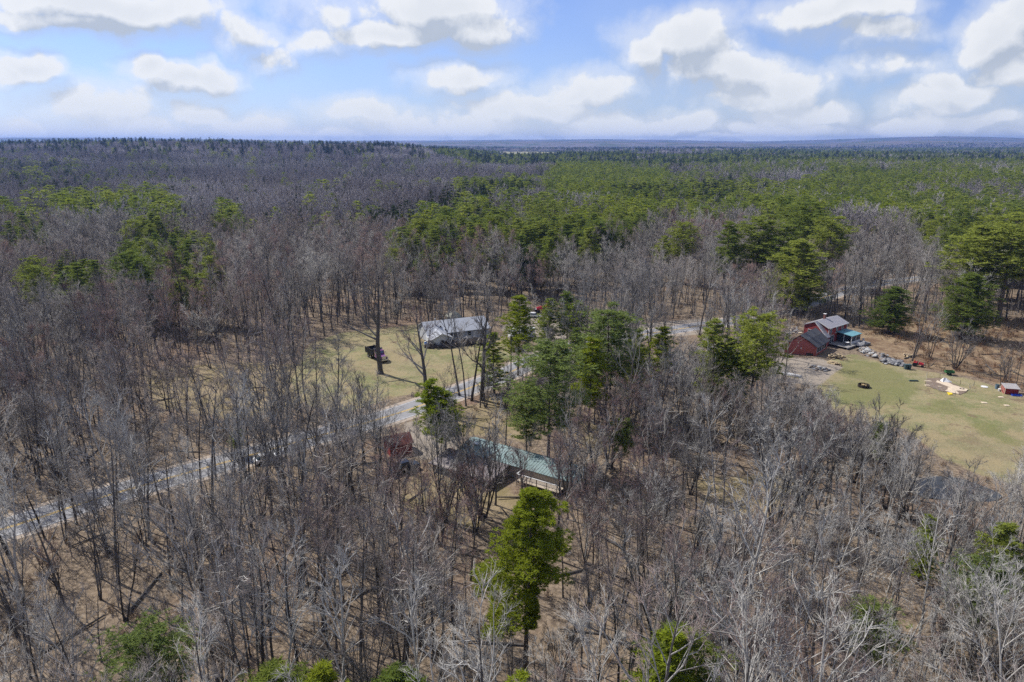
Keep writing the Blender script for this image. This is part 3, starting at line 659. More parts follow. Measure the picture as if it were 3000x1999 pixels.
def grid(y0, y1, sp, k=.80, pad=18, jit=.48):
    out = []
    for y in np.arange(y0, y1, sp):
        w = k * y + pad + 14; xs_ = np.arange(-w, w, sp); out.append(np.stack([xs_ + rng.uniform(-jit, jit, len(xs_)) * sp, y + rng.uniform(-jit, jit, len(xs_)) * sp], 1))
    return np.concatenate(out)

# hand-placed pines: photo x, photo y of the top, distance, meshes, base height, width, name, label
PINES = [
 (1540, 1420, 57, HERO, 22, .98, 'bright yellow-green pine standing alone in the bare woods in front', 'white_pine'),
 (1275, 1112, 108.6, PN_BR[0], 20, 1.2, 'yellow-green pine with open crown to the left of the teal roof', 'white_pine'),
 (1300, 1150, 107, PN_BR[0], 20, 1.15, 'lower companion pine right beside the yellow-green roadside pine', 'white_pine'),
 (1612, 1015, 103, PN_BLUE[0], 20, 1.2, 'large blue-green pine with spreading limbs behind the teal roof', 'white_pine'),
 (1545, 1140, 106, PN_BLUE[1], 20, .9, 'smaller blue-green pine leaning out left of the large blue-green one', 'white_pine'),
 (1785, 905, 125, PN_BLUE[1], 20, 1.2, 'tall dark-green round-topped pine between camper and gravel lot', 'white_pine'),
 (1862, 960, 127, PN[1], 20, .85, 'dark green pine pressed against the right of the tall round-topped one', 'white_pine'),
 (1518, 866, 150, PN_BR[0], 20, 1.25, 'light green slim pine in front of the white camper', 'white_pine'),
 (1610, 870, 163, PN[3], 20, 1.4, 'slim yellowish pine, left one of the trio beside the camper', 'white_pine'),
 (1665, 850, 166, PN[0], 20, 1.3, 'tallest pine of the trio beside the camper', 'white_pine'),
 (1705, 880, 161, PN_BR[0], 20, 1.4, 'golden-green pine, right one of the trio beside the camper', 'white_pine'),
 (1940, 958, 148, PN_BR[1], 20, 1.5, 'short yellow-green pine in front of the bare gravel lot', 'white_pine'),
 (2108, 932, 122, PN[3], 20, 1.1, 'left one of two thin pines between gravel lot and red farmhouse', 'white_pine'),
 (2228, 922, 120, PN[2], 20, 1.1, 'right one of two thin pines before the red farmhouse', 'white_pine'),
 (2160, 990, 121, PN[1], 20, 1.2, 'lower pine between the two thin pines before the farmhouse', 'white_pine'),
 (2345, 702, 212, PN_FULL[0], 20, 1.4, 'massive dark full-skirted pine behind the red farmhouse', 'white_pine'),
 (2230, 640, 235, PN[2], 20, 1.7, 'tall yellow-green pine to the left behind the massive farmhouse pine', 'white_pine'),
 (1735, 985, 118, PN_BR[0], 20, 1.1, 'light pine filling the gap between the large blue-green and round-topped pines', 'white_pine'),
 (1690, 960, 140, PN[3], 20, 1.0, 'shaded green pine behind the large blue-green one, before the camper trio', 'white_pine'),
 (1880, 1010, 130, PN_BR[1], 20, 1.2, 'low yellow-green pine at the right foot of the tall round-topped one', 'white_pine'),
 (2290, 655, 228, PN[1], 20, 1.6, 'bushy pine crowded against the left of the massive farmhouse pine', 'white_pine'),
 (2440, 640, 250, PN[2], 20, 1.5, 'broad flat-topped pine right behind the massive farmhouse pine', 'white_pine'),
 (2140, 645, 233, PN[0], 20, 1.25, 'tall thin-crowned pine, leftmost of the tall group behind the farmhouse', 'white_pine'),
 (2375, 600, 275, PN[2], 20, 1.8, 'broad pine rising above and behind the massive farmhouse pine', 'white_pine'),
 (2622, 840, 187, PN_FULL[1], 20, 1.12, 'rounded mid-green pine standing at the edge of the russet field', 'white_pine'),
 (2850, 800, 182, PN_FULL[0], 20, 1.3, 'wide pine with low skirts right of the russet field', 'white_pine'),
 (2880, 655, 205, PN[1], 20, 1.8, 'tall pine rising behind the wide low-skirted pine', 'white_pine'),
 (2985, 640, 200, PN[2], 20, 1.9, 'tall dark pine cut by the right edge of the picture', 'white_pine'),
 (2790, 700, 245, PN[3], 20, 1.2, 'slender pine left behind the tall pines at the right edge', 'white_pine'),
 (1447, 975, 138, PN_BR[1], 20, 1.3, 'pale green young pine on the verge between house and road', 'white_pine'),
 (1943, 690, 262, PN[1], 20, 1.2, 'left one of two pines rising out of the bare woods behind the gravel lot', 'white_pine'),
 (2005, 655, 258, PN[2], 20, 1.2, 'right one of two pines rising out of the bare woods behind the gravel lot', 'white_pine'),
 (805, 752, 300, PN_BR[1], 20, 1.5, 'small bright yellow-green pine alone above the bare woods', 'white_pine'),
 (1575, 660, 285, PN_BR[0], 20, 1.2, 'bright pine at the near edge of the pine woods behind the camper', 'white_pine'),
 (2015, 1815, 47, PN[1], 20, 1.25, 'dense dark green pine cut by the bottom edge', 'white_pine'),
 (1960, 1860, 44, PN_BR[1], 20, 1.3, 'green pine just left of the dense one at the bottom edge', 'white_pine'),
 (2580, 1775, 56, PN_BLUE[1], 20, .85, 'pale green pine veiled by white branches at the lower right', 'white_pine'),
 (2985, 1545, 64, PN[0], 20, 1.1, 'green pine behind bare twigs at the right edge', 'white_pine'),
 (2900, 1650, 60, PN_BLUE[0], 20, .8, 'dull green pine half hidden at the lower right edge', 'white_pine'),
 (420, 1850, 47, PN_BLUE[0], 20, .9, 'dull green pine veiled by bare branches at the lower left', 'white_pine'),
 (1145, 1945, 45, PN[3], 20, 1.2, 'small pine peeping in at the bottom left of the bright pine', 'white_pine'),
 (770, 1950, 44, PN[1], 20, 1.2, 'low green pine cut by the bottom edge, left part', 'white_pine'),
 (960, 1965, 44, PN_BR[1], 20, 1.2, 'low yellow-green pine cut by the bottom edge', 'white_pine'),
 (1490, 1960, 44, PN_BR[1], 20, 1.1, 'tiny bright pine tip at the bottom edge', 'white_pine'),
 (690, 1260, 108, PN_BLUE[1], 20, .8, 'dark evergreen beside the white car on the road bend', 'white_pine'),
 (2590, 1240, 101, PN_BLUE[1], 20, .5, 'small dull evergreen inside the clump of bare stems by the lawn', 'white_pine'),
 (1825, 1230, 101, PN_BLUE[0], 20, .6, 'thin dark evergreen between the teal roof and the tan clearing', 'white_pine'),
 (2730, 1500, 72, PN_BR[1], 20, .7, 'small yellow-green pine at the near end of the pond', 'white_pine'),
]
pine_xy = []
for px, py, D, ms, bh, wd, lab, nm in PINES:
    v = (py - 999.5) / 2000; u = (px - 1500) / 2000; dy = math.cos(PITCH) - v * math.sin(PITCH); dz = math.sin(PITCH) + v * math.cos(PITCH)
    t = D / dy; x = u * t; h = CAM_H - dz * t - float(hgt(x, D)); pine_xy.append((x, D, 3.0))
    tree_obj(nm, ms, (x, D), h, bh, lab, 'pine tree', rz=0.0 if ms is HERO else None, wide=wd * max(1.0, min(1.6, bh / h * .85)) if bh / h > 1.3 else wd)

# hand-placed bare trees: photo x, y of the base, photo y of the top, kind
HAND = [
 (1115, 1095, 800, SPREAD[0], 'big spreading bare maple on the lawn in front of the purple dump truck'),
 (1256, 1205, 930, SPREAD[1], 'reddish spreading bare tree at the roadside before the grey-roofed house'),
 (1365, 1190, 880, BARE[0], 'straight dark bare trunk crossing the grey roof, left of a pair'),
 (1382, 1175, 900, BARE[5], 'thin bare trunk crossing the grey roof, right of a pair'),
 (1413, 1172, 900, SPREAD[0], 'forked bare tree between road and right end of the grey-roofed house'),
 (1346, 1160, 905, BARE[5], 'very thin bare tree left of the pair that crosses the grey roof'),
 (2600, 1400, 1175, CLUMP[0], 'many-stemmed grey bare clump standing against the lawn'),
 (2160, 1960, 1330, BARE[9], 'tall whitish-barked bare tree in front of the tan clearing'),
 (2270, 1590, 1190, CLUMP[1], 'many-stemmed pale bare clump before the right-hand lawn'),
 (2800, 1082, 940, CLUMP[0], 'twin-trunked bare tree at the far edge of the right-hand lawn'),
 (2947, 1118, 1030, CLUMP[0], 'small dark bare tree behind the red coop'),
 (2680, 1045, 960, CLUMP[2], 'low bushy bare tree behind the red tractor'),
 (2500, 960, 845, CLUMP[1], 'round silvery bare tree right behind the red farmhouse'),
 (2555, 955, 860, CLUMP[0], 'round grey bare tree between farmhouse and rounded pine'),
 (2300, 1110, 930, BARE[8], 'pale crooked bare tree before the red gable wall'),
 (2330, 1500, 1200, CLUMP[2], 'many-stemmed reddish bare clump left of the pond'),
 (1780, 1370, 1090, CLUMP[2], 'reddish bare clump beside the right end of the teal roof'),
 (2060, 1290, 1110, CLUMP[2], 'reddish bare clump in front of the two thin pines'),
 (1890, 1290, 1060, CLUMP[2], 'rusty red bare clump right of the dark round-topped pine'),
 (1350, 870, 720, SPREAD[1], 'red-budded maple crown standing out of the grey woods behind the house'),
 (2570, 880, 655, SPREAD[0], 'tall silver-limbed bare tree right of the massive farmhouse pine'),
 (2840, 1990, 1590, BARE[8], 'pale crooked bare tree near the lower right edge'),
 (2620, 1999, 1700, BARE[10], 'white-limbed spreading bare tree in front of the pale green pine'),
 (1955, 1999, 1470, CLUMP[1], 'many-stemmed pale bare clump left of the dense pine at the bottom'),
 (1338, 1500, 1235, BARE[2], 'straight dark bare tree before the left end of the low brown-grey roof'),
 (1372, 1475, 1180, BARE[11], 'forked grey bare tree crossing the low brown-grey roof'),
 (1415, 1520, 1215, CLUMP[0], 'many-stemmed grey bare clump before the teal roof'),
 (1452, 1480, 1190, BARE[8], 'pale crooked bare tree crossing the teal roof above the brown-grey one'),
 (1305, 1530, 1290, CLUMP[1], 'pale many-stemmed bare clump left of the low brown-grey roof'),
 (1395, 1560, 1330, CLUMP[2], 'reddish many-stemmed bare clump in the yard before the brown-grey roof'),
 (1675, 1490, 1200, BARE[12], 'wide-crowned grey bare tree before the right half of the teal roof'),
 (1715, 1470, 1230, CLUMP[1], 'pale many-stemmed bare clump at the right end of the teal roof'),
 (1650, 1450, 1270, CLUMP[0], 'grey many-stemmed bare clump beside the pale wooden deck'),
 (1480, 1330, 1130, BARE[5], 'thin bare tree standing right behind the teal roof'),
 (1285, 1440, 1180, BARE[11], 'forked grey bare tree between red shed and brown-grey roof'),
 (1240, 1500, 1250, BARE[0], 'slender bare tree in front of the red shed, on the yellowish yard'),
 (2150, 950, 880, CLUMP[1], 'silvery low-branched bare tree left of the red farmhouse'),
 (2070, 965, 880, CLUMP[1], 'silvery low-branched bare tree on the edge of the gravel lot'),
 (2230, 985, 880, CLUMP[1], 'silvery bare tree between gravel lot and red farmhouse'),
]
hand_xy = []; n_bare = 0
for px, pb, pt, ms, lab in HAND:
    x, y = U(px, pb); v = (pt - 999.5) / 2000; dy = math.cos(PITCH) - v * math.sin(PITCH); dz = math.sin(PITCH) + v * math.cos(PITCH)
    h = CAM_H - dz / dy * y; hand_xy.append((x, y, 2.2)); n_bare += 1
    tree_obj('bare_tree', ms, (x, y), h, ms[2], lab, 'bare tree')

# --- pines at the near edge of the pine woods
def kinds(x, y, hc):
    q = PJ(x, y, hgt(x, y) + hc); n = len(x); k = np.zeros(n, int); r = rng.random(n); done = np.zeros(n, bool); cl = vnoise(x, y, 60, 51)
    for poly, pp, psp in ZP:
        i = inside(q[0], q[1], poly) & ~done; f = np.where(pp < .8, .45 + 1.1 * cl, np.clip(.35 + 1.6 * cl, 0, 1.1))
        k = np.where(i & (r < pp * f), 1, k); k = np.where(i & (r >= pp * f) & (r < pp * f + psp), 2, k); done |= i
    o = ~done; cl2 = vnoise(x, y, 22, 52); k = np.where(o & (r < .10 * cl * cl2 * 2), 1, k); k = np.where(o & (r > 1 - .17 * cl * cl2 * 2), 2, k); return k, q
near_p = []
# near woods pines in the pine zones of 230..330 m
p3 = grid(185, 330, 7.4); x3, y3 = p3[:, 0], p3[:, 1]; k3, q3 = kinds(x3, y3, 15)
for i in np.nonzero((k3 > 0) & (rng.random(len(x3)) < .85))[0]:
    if sdist(x3[i:i + 1], y3[i:i + 1], ROADP, False)[0] < 6: continue
    if not (sdist(x3[i:i + 1], y3[i:i + 1], LAWN_L)[0] > 3 and y3[i] > 212 + .0 * x3[i] or x3[i] < -70): continue
    if any(inside(q3[0][i:i + 1], q3[1][i:i + 1], ZP[j][0])[0] for j in (0, 6, 8, 9)): near_p.append((float(x3[i]), float(y3[i]), random.uniform(15, 22), 1))

CROWN = []
for (cx_, cy_, _), pp_ in zip(pine_xy, PINES):
    zz = float(hgt(cx_, cy_)); top = PJ(cx_, cy_, CAM_H - (CAM_H - zz)); q1 = (pp_[0], pp_[1]); q0 = PJ(cx_, cy_, zz); hh_ = q0[1] - q1[1]; rr_ = hh_ * (.33 if pp_[3] in PN_FULL else .19)
    CROWN.append((q1[0] - rr_, q1[0] + rr_, q1[1], q1[1] + hh_ * (.8 if pp_[3] in PN_FULL else .5), cy_, .9 if pp_[2] > 90 else (.75 if pp_[3] is HERO else .2)))
for cx_, cy_, h_, _ in near_p:
    q1 = PJ(cx_, cy_, float(hgt(cx_, cy_)) + h_); q0 = PJ(cx_, cy_, float(hgt(cx_, cy_))); hh_ = q0[1] - q1[1]; CROWN.append((q1[0] - hh_ * .12, q1[0] + hh_ * .12, q1[1], q1[1] + hh_ * .35, cy_, .7 if cx_ < -60 else .45))
CROWN = np.array(CROWN)
# --- near woods (35 .. 330 m)
pts = np.concatenate([grid(35, 130, 3.75), grid(130, 335, 4.6)])
x, y = pts[:, 0], pts[:, 1]
okm = sdist(x, y, ROADP, False) > 5.2
for p in CLEAR: okm &= sdist(x, y, p) > .8
for p in BLD: okm &= ~inside(x, y, p)
for p in HALF: okm &= (~inside(x, y, p)) | (rng.random(len(x)) < (.32 if p is YARD_B or p is YARD else .12))
okm &= (vnoise(x, y, 14, 11) > .18) | (rng.random(len(x)) < .35)
for a_, b_, r_ in pine_xy + hand_xy: okm &= np.hypot(x - a_, y - b_) > r_
x, y = x[okm], y[okm]; W_X, W_Y = x, y
cand = []
for a, b_ in zip(x, y):
    nz = float(vnoise(a, b_, 30, 21)); h = (14.5 + 7 * nz) * random.uniform(.55, 1.18)
    if b_ < 130 and a > 25: h *= .86
    if b_ > 205:
        qz = PJ(a, b_, 12.0)
        if any(random.random() < ZP[j][1] * 1.05 and inside(np.array([qz[0]]), np.array([qz[1]]), ZP[j][0])[0] for j in (0, 5, 6, 8, 9)): continue
    h = fits(a, b_, h, random.random())
    if h is None: continue
    redz = float(vnoise(a, b_, 45, 31)); palez = float(vnoise(a, b_, 38, 41)) + (.12 if a > 15 and b_ < 130 else -.2)
    r_ = random.random()
    if palez > (.5 if b_ < 95 else .64) and r_ < .45: k = random.choice([8, 9, 10])
    elif redz > .6 and r_ < .55: k = random.choice([6, 7])
    elif r_ > .7: k = 11 + random.randrange(4)
    else: k = random.randrange(6)
    if h < 10 and random.random() < .4: k = 15 + random.randrange(3)
    q1 = PJ(a, b_, h); q0 = PJ(a, b_, 0)
    vis = max(0, min(q0[1], 1999) - max(q1[1], 0)) if -30 < q1[0] < 3030 else 0
    cand.append((vis, a, b_, h, k, q0, q1))
ALLB = BARE + [(m_[0], m_[1], m_[2], m_[3]) for m_ in CLUMP]
# a few crowded pines grow among the near woods as well
cand.sort(key=lambda t: -t[0]); N_IND = 300 - n_bare
for vis, a, b_, h, k, q0, q1 in cand[:N_IND]:
    mt, mc, bh, words = ALLB[k]
    cxp, cyp = (q0[0] + q1[0]) / 2, (min(q0[1], 1990) + q1[1]) / 2
    size = 'tall ' if h > 17 else ('short ' if h < 11 else '')
    lab = '%s%s tree %s' % (size, words, where(cxp, cyp))
    tree_obj('bare_tree', (mt, mc), (a, b_), h, bh, lab, 'bare tree', group='bare trees of the near woods')
rest = cand[N_IND:]
# one object for the rest: trunk and crown of each kind joined into one mesh
def join_me(name, a, b):
    me = bpy.data.meshes.new(name); va_ = np.empty(len(a.vertices) * 3); a.vertices.foreach_get('co', va_); vb_ = np.empty(len(b.vertices) * 3); b.vertices.foreach_get('co', vb_)
    la = np.empty(len(a.loops), np.int32); a.loops.foreach_get('vertex_index', la); lb = np.empty(len(b.loops), np.int32); b.loops.foreach_get('vertex_index', lb)
    sa_ = np.empty(len(a.polygons), np.int32); a.polygons.foreach_get('loop_start', sa_); sb_ = np.empty(len(b.polygons), np.int32); b.polygons.foreach_get('loop_start', sb_)
    mb_ = np.empty(len(b.polygons), np.int32); b.polygons.foreach_get('material_index', mb_)
    me.vertices.add(len(a.vertices) + len(b.vertices)); me.vertices.foreach_set('co', np.concatenate([va_, vb_]))
    me.loops.add(len(la) + len(lb)); me.loops.foreach_set('vertex_index', np.concatenate([la, lb + len(a.vertices)]))
    me.polygons.add(len(sa_) + len(sb_)); me.polygons.foreach_set('loop_start', np.concatenate([sa_, sb_ + len(la)]))
    me.materials.append(a.materials[0]); [me.materials.append(q) for q in b.materials]
    me.polygons.foreach_set('material_index', np.concatenate([np.zeros(len(sa_), np.int32), mb_ + 1])); me.update(calc_edges=True); return me
JB = [join_me('bare', t_[0], t_[1]) for t_ in ALLB]
scatter('bare_woods', JB, [c[1] for c in rest], [c[2] for c in rest], [c[4] for c in rest], np.array([c[3] / ALLB[c[4]][2] for c in rest]), 'crowded leafless grey woods around the houses and road')

# --- mid woods (330 .. 1250 m) and far woods: kind of tree by the region of the picture its crown shows in
def blocked(x, y):
    bad = np.zeros(len(x), bool)
    for p in FAR_F:
        bad |= sdist(x, y, p) < 25
        q = PJ(x, y, hgt(x, y) + 14); pp = [(a, b) for a, b in [PJ(u[0], u[1], float(hgt(*u))) for u in p]]; bad |= inside(q[0], q[1], pp) & (y > 600)
    return bad
p2 = np.concatenate([grid(330, 620, 5.3), grid(620, 1250, 7.5)]); x, y = p2[:, 0], p2[:, 1]
okm = (sdist(x, y, ROADP, False) > 6) & ~blocked(x, y); x, y = x[okm], y[okm]; kk, q = kinds(x, y, 13)
hsc = .72 + .5 * vnoise(x, y, 50, 61) + rng.uniform(-.2, .2, len(x))
b = kk == 0
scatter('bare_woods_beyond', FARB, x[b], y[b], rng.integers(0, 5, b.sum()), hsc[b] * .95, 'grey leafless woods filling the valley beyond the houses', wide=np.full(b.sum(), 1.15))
pi = np.nonzero((kk == 1) & (rng.random(len(x)) < np.where(y < 620, .42, .6)))[0]; order = pi[np.argsort(y[pi])]
near_p.sort(key=lambda t: t[1]); extra_p = near_p[300 - len(PINES):]; near_p = near_p[:300 - len(PINES)]
free = 300 - len(PINES) - len(near_p)
for i in order[:max(free, 0)]: near_p.append((float(x[i]), float(y[i]), float(18 * hsc[i]), 1))
near_p = near_p[:300 - len(PINES)]
ZN = [(0, 'in the sunlit pine woods'), (5, 'on the far left slope'), (6, 'at the left edge'), (7, 'in the tall valley clump'), (8, 'in the middle valley stand'), (9, 'in the lowest left stand'), (4, 'among the dark spruces')]
for x_, y_, h_, _ in near_p:
    qq = PJ(x_, y_, float(hgt(x_, y_)) + 13); area = 'scattered in grey woods'
    for j, nm_ in ZN:
        if inside(np.array([qq[0]]), np.array([qq[1]]), ZP[j][0])[0]: area = nm_; break
    side = ['far left', 'left', 'centre-left', 'centre-right', 'right', 'far right'][int(np.clip(qq[0] // 500, 0, 5))]
    depth = 'nearest' if qq[1] > 800 else ('near' if qq[1] > 740 else ('middle' if qq[1] > 690 else 'back'))
    c = random.choice([0, 1, 2, 3]); ms = PN[c] if y_ < 430 else None
    lab = '%s pine %s, %s row, %s' % (['yellow-green', 'full green', 'round-topped green', 'slender green'][c], area, depth, side)
    if ms: tree_obj('white_pine', ms, (x_, y_), h_, 20, lab, 'pine tree', 'pines of the middle distance', wide=1.2)
    else:
        o = bpy.data.objects.new('white_pine', MIDP[c]); sc.collection.objects.link(o); o.location = (x_, y_, float(hgt(x_, y_))); s = h_ / 20; w_ = random.uniform(1.15, 1.6); o.scale = (s * w_, s * w_, s); o.rotation_euler.z = random.uniform(0, 6.28)
        tag(o, lab, 'pine tree', 'pines of the middle distance')
r_ = order[max(free, 0):]
ex = np.array(extra_p).reshape(-1, 4); PX_, PY_, PS_ = np.append(x[r_], ex[:, 0]), np.append(y[r_], ex[:, 1]), np.append(hsc[r_], ex[:, 2] / 20)
scatter('pine_woods', MIDP, PX_, PY_, rng.choice([0, 1, 2, 3], len(PX_), p=[.36, .3, .12, .22]), PS_ * .95, 'sunlit green pine woods beyond the bare trees', wide=rng.uniform(1.15, 1.7, len(PX_)))
s_ = np.nonzero(kk == 2)[0]
scatter('spruce_woods', SPR, x[s_], y[s_], rng.integers(0, 3, len(s_)), hsc[s_] * .95, 'dark pointed spruces among the grey valley woods, one band in place of cloud shadow')
# far
p4 = np.concatenate([grid(1250, 2600, 15, .80), grid(2600, 6200, 24, .80)]); x, y = p4[:, 0], p4[:, 1]
okm = ~blocked(x, y); x, y = x[okm], y[okm]; kk, q = kinds(x, y, 13); big = np.where(y > 2600, 1.3, 1.0)
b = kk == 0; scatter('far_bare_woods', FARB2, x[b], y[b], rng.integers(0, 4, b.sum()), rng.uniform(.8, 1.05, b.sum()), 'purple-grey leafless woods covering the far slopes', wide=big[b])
c_ = kk == 1; scatter('far_pine_woods', FARP, x[c_], y[c_], rng.integers(0, 3, c_.sum()), rng.uniform(.8, 1.05, c_.sum()), 'green pines scattered over the far slopes', wide=big[c_])
d_ = kk == 2; X_ = np.concatenate([x[d_] + rng.uniform(-9, 9, d_.sum()) for _ in range(3)]); Y_ = np.concatenate([y[d_] + rng.uniform(-9, 9, d_.sum()) for _ in range(3)])
scatter('far_spruces', SPR, X_, Y_, rng.integers(0, 3, len(X_)), rng.uniform(.8, 1.45, len(X_)), 'dark spruces dotted over the far hillside', wide=np.full(len(X_), 1.3))

# --- undergrowth, brush and fallen wood
pu = grid(38, 230, 2.5); x, y = pu[:, 0], pu[:, 1]; okm = sdist(x, y, ROADP, False) > 4.6
for p in CLEAR + [YARD_B, TAN_1]: okm &= sdist(x, y, p) > .5
for p in BLD: okm &= ~inside(x, y, p)
inr = inside(x, y, RUST); okm &= inr | (rng.random(len(x)) < .42 * (vnoise(x, y, 16, 71) > .35) + .08)
x, y, inr = x[okm], y[okm], inr[okm]; idx = np.where(inr, rng.choice([0, 1, 1, 2], len(x)), rng.choice([0, 2, 3, 3], len(x)))
scatter('dry_brush', BRUSH, x, y, idx, rng.uniform(.35, 1.05, len(x)) * np.where(inr, 1.0, .9), 'dry brown brush and weeds on the woodland floor')
pu = grid(40, 215, 3.6); x, y = pu[:, 0], pu[:, 1]; okm = (sdist(x, y, ROADP, False) > 5) & (rng.random(len(x)) < .65)
for p in CLEAR + HALF: okm &= sdist(x, y, p) > .8
for p in BLD: okm &= ~inside(x, y, p)
keep2 = np.ones(len(x), bool); q = PJ(x, y, np.full(len(x), 4.0))
for poly, p in KEEP: keep2 &= ~(inside(q[0], q[1], poly) & (rng.random(len(x)) < p))
okm &= keep2; x, y = x[okm], y[okm]
scatter('saplings', SAPL, x, y, rng.integers(0, 3, len(x)), rng.uniform(.5, 1.15, len(x)), 'thin saplings crowding between the trunks')
pu = grid(40, 170, 6.5); x, y = pu[:, 0], pu[:, 1]; okm = (sdist(x, y, ROADP, False) > 7) & (rng.random(len(x)) < .5)
for p in CLEAR: okm &= sdist(x, y, p) > 3
for p in BLD: okm &= ~inside(x, y, p)
x, y = x[okm], y[okm]; scatter('fallen_wood', [LOGM], x, y, np.zeros(len(x), int), rng.uniform(.5, 1.3, len(x)), 'fallen logs lying on the leaf litter')
#@@PART3
# ------------------------------------------------------------------ buildings and things
m_red = mat('red_clapboard', (.24, .045, .042), .8, .15, 6, col2=(.22, .04, .038)); m_trim = mat('white_trim', (.62, .62, .63), .6, .1, 4)
m_metal = mat('grey_metal_roof', (.36, .35, .38), .45, .1, 2, metal=.3); m_shin = mat('charcoal_shingles', (.075, .08, .095), .9, .3, 5, col2=(.05, .05, .06), bump=.3)
m_glass = mat('window_glass', (.03, .04, .05), .12, .1, 2, spec=.6); m_blue = mat('blue_green_metal', (.17, .36, .42), .5, .15, 2, metal=.2); m_deck = mat('weathered_decking', (.28, .27, .26), .8, .3, 5)
m_brick = mat('chimney_brick', (.22, .10, .08), .9, .3, 8); m_dark = mat('dark_wood', (.05, .045, .04), .9, .3, 5)  # even near-black brown shared by small dark parts
def window(parent, x, y, z, w, h, ax='x', trim=m_trim, dep=.06):
    """window whose face looks along -y (ax x) or -x (ax y) of its building"""
    f = MB(); t = .09
    def bx(m_, cx_, cz, dx, dz, dp):
        if ax == 'x': m_.box((x + cx_, y - dp / 2, z + cz), (dx, dp, dz))
        else: m_.box((x - dp / 2, y + cx_, z + cz), (dp, dx, dz))
    for sx_ in (-1, 1): bx(f, sx_ * (w / 2 + t / 2), 0, t, h + 2 * t, dep)
    for sz in (-1, 1): bx(f, 0, sz * (h / 2 + t / 2), w, t, dep)
    bx(f, 0, 0, w, .05, dep * .8)
    fo = f.build('window', trim, parent); g = MB(); bx(g, 0, 0, w, h, dep * .5); g.build('pane', m_glass, fo); return fo
def roof_ribs(parent, a, b, c, d, n, mt, hgt_=.05):
    """raised seams between edge a-b (top) and d-c (bottom)"""
    r = MB()
    for i in range(n + 1):
        t = i / n; p = Vector(a).lerp(Vector(b), t); q = Vector(d).lerp(Vector(c), t); r.tube(p + Vector((0, 0, hgt_ / 2)), q + Vector((0, 0, hgt_ / 2)), hgt_, hgt_, 4)
    o = r.build('roof_seams', mt, parent); return o

# red farmhouse -------------------------------------------------
fh = thing('farmhouse', 'red two-storey farmhouse with grey metal roof, dark lower wing and porch', 'house', (83.8, 174.1, 0), R(37))
LX, WY, EV, RG = 9.2, 6.2, 5.0, 6.3
MB().prism([(0, -.3), (0, EV), (WY / 2, RG - .08), (WY, EV), (WY, -.3)], 0, LX).build('wall', m_red, fh)
rf = MB(); ov = .35; sl = (RG - EV) / (WY / 2)
rf.slab([(-.3, -ov, EV - ov * sl + .1), (LX + .3, -ov, EV - ov * sl + .1), (LX + .3, WY / 2, RG + .1), (-.3, WY / 2, RG + .1)], .14)
rf.slab([(-.3, WY / 2 + .005, RG + .1), (LX + .3, WY / 2 + .005, RG + .1), (LX + .3, WY + ov, EV - ov * sl + .1), (-.3, WY + ov, EV - ov * sl + .1)], .14)
ro = rf.build('roof', m_metal, fh)
roof_ribs(ro, (-.25, WY / 2, RG + .1), (LX + .25, WY / 2, RG + .1), (LX + .25, -ov, EV - ov * sl + .1), (-.25, -ov, EV - ov * sl + .1), 22, m_metal, .022)
tr = MB(); tr.box((-.34, -.0 + WY / 4 - .1, (EV + RG) / 2 - .1), (.07, WY / 2 * 1.12, .2), rx=math.atan(sl)); tr.box((-.03, -.03, EV / 2), (.12, .12, EV)); tr.box((LX / 2, -ov - .03, EV - ov * sl + .02), (LX + .6, .05, .16)); tr.box((LX + .03, -.03, EV / 2), (.12, .12, EV))
tr.build('trim', m_trim, fh)
for x_ in (1.1, 4.1, 6.9): window(fh, x_, -.003, 3.75, .7, 1.5)
window(fh, 1.9, -.003, 1.55, 1.9, 2.0)
MB().box((1.9, -.05, 1.55), (.08, .1, 2.0)).build('door_frame', m_trim, fh)
ch = MB().box((3.4, WY / 2 + .3, RG + .55), (.55, .55, 1.5)).build('chimney', m_brick, fh); MB().box((3.4, WY / 2 + .3, RG + 1.34), (.7, .7, .1)).build('chimney_cap', m_trim, ch)
# left bay with long slope
MB().prism([(-.2, -.3), (-.2, 3.1), (WY / 2, RG - .2), (WY, EV - .1), (WY, -.3)], -1.35, -.004).build('bay_wall', m_red, fh)
b_ = MB(); b_.slab([(-1.6, -.7, 2.72), (-.02, -.7, 2.72), (-.02, WY / 2, RG), (-1.6, WY / 2, RG)], .12); b_.slab([(-1.6, WY / 2 + .01, RG), (-.35, WY / 2 + .01, RG), (-.35, WY + .35, EV - .2), (-1.6, WY + .35, EV - .2)], .12)
b_.build('bay_roof', m_metal, fh); MB().box((-1.64, WY / 4 - .3, 4.35), (.07, 5.0, .2), rx=math.atan2(3.6, 3.8)).build('bay_trim', m_trim, fh)
window(fh, -1.352, 4.6, 3.2, .7, 1.2, 'y')
# blue roofed porch room and deck
pr = MB(); X0, X1, Y0, Y1 = 4.4, 8.9, -4.1, -.01
for px_ in (X0, (X0 + X1) / 2, X1):
    for py_ in (Y0, (Y0 + Y1) / 2): pr.box((px_, py_, 1.75), (.14, .14, 2.3))
pr.box(((X0 + X1) / 2, Y0, .95), (X1 - X0, .08, .7)); pr.box((X1, (Y0 + Y1) / 2, .95), (.08, Y1 - Y0, .7)); pr.build('porch_frame', m_trim, fh)
sc_ = MB(); sc_.box(((X0 + X1) / 2, Y0 + .03, 2.05), (X1 - X0 - .2, .03, 1.5)); sc_.box((X1 - .03, (Y0 + Y1) / 2, 2.05), (.03, Y1 - Y0 - .2, 1.5)); sc_.box((X0 + .03, (Y0 + Y1) / 2 + .5, 1.8), (.03, Y1 - Y0 - 1.2, 2.0)); sc_.build('porch_screen', m_glass, fh)
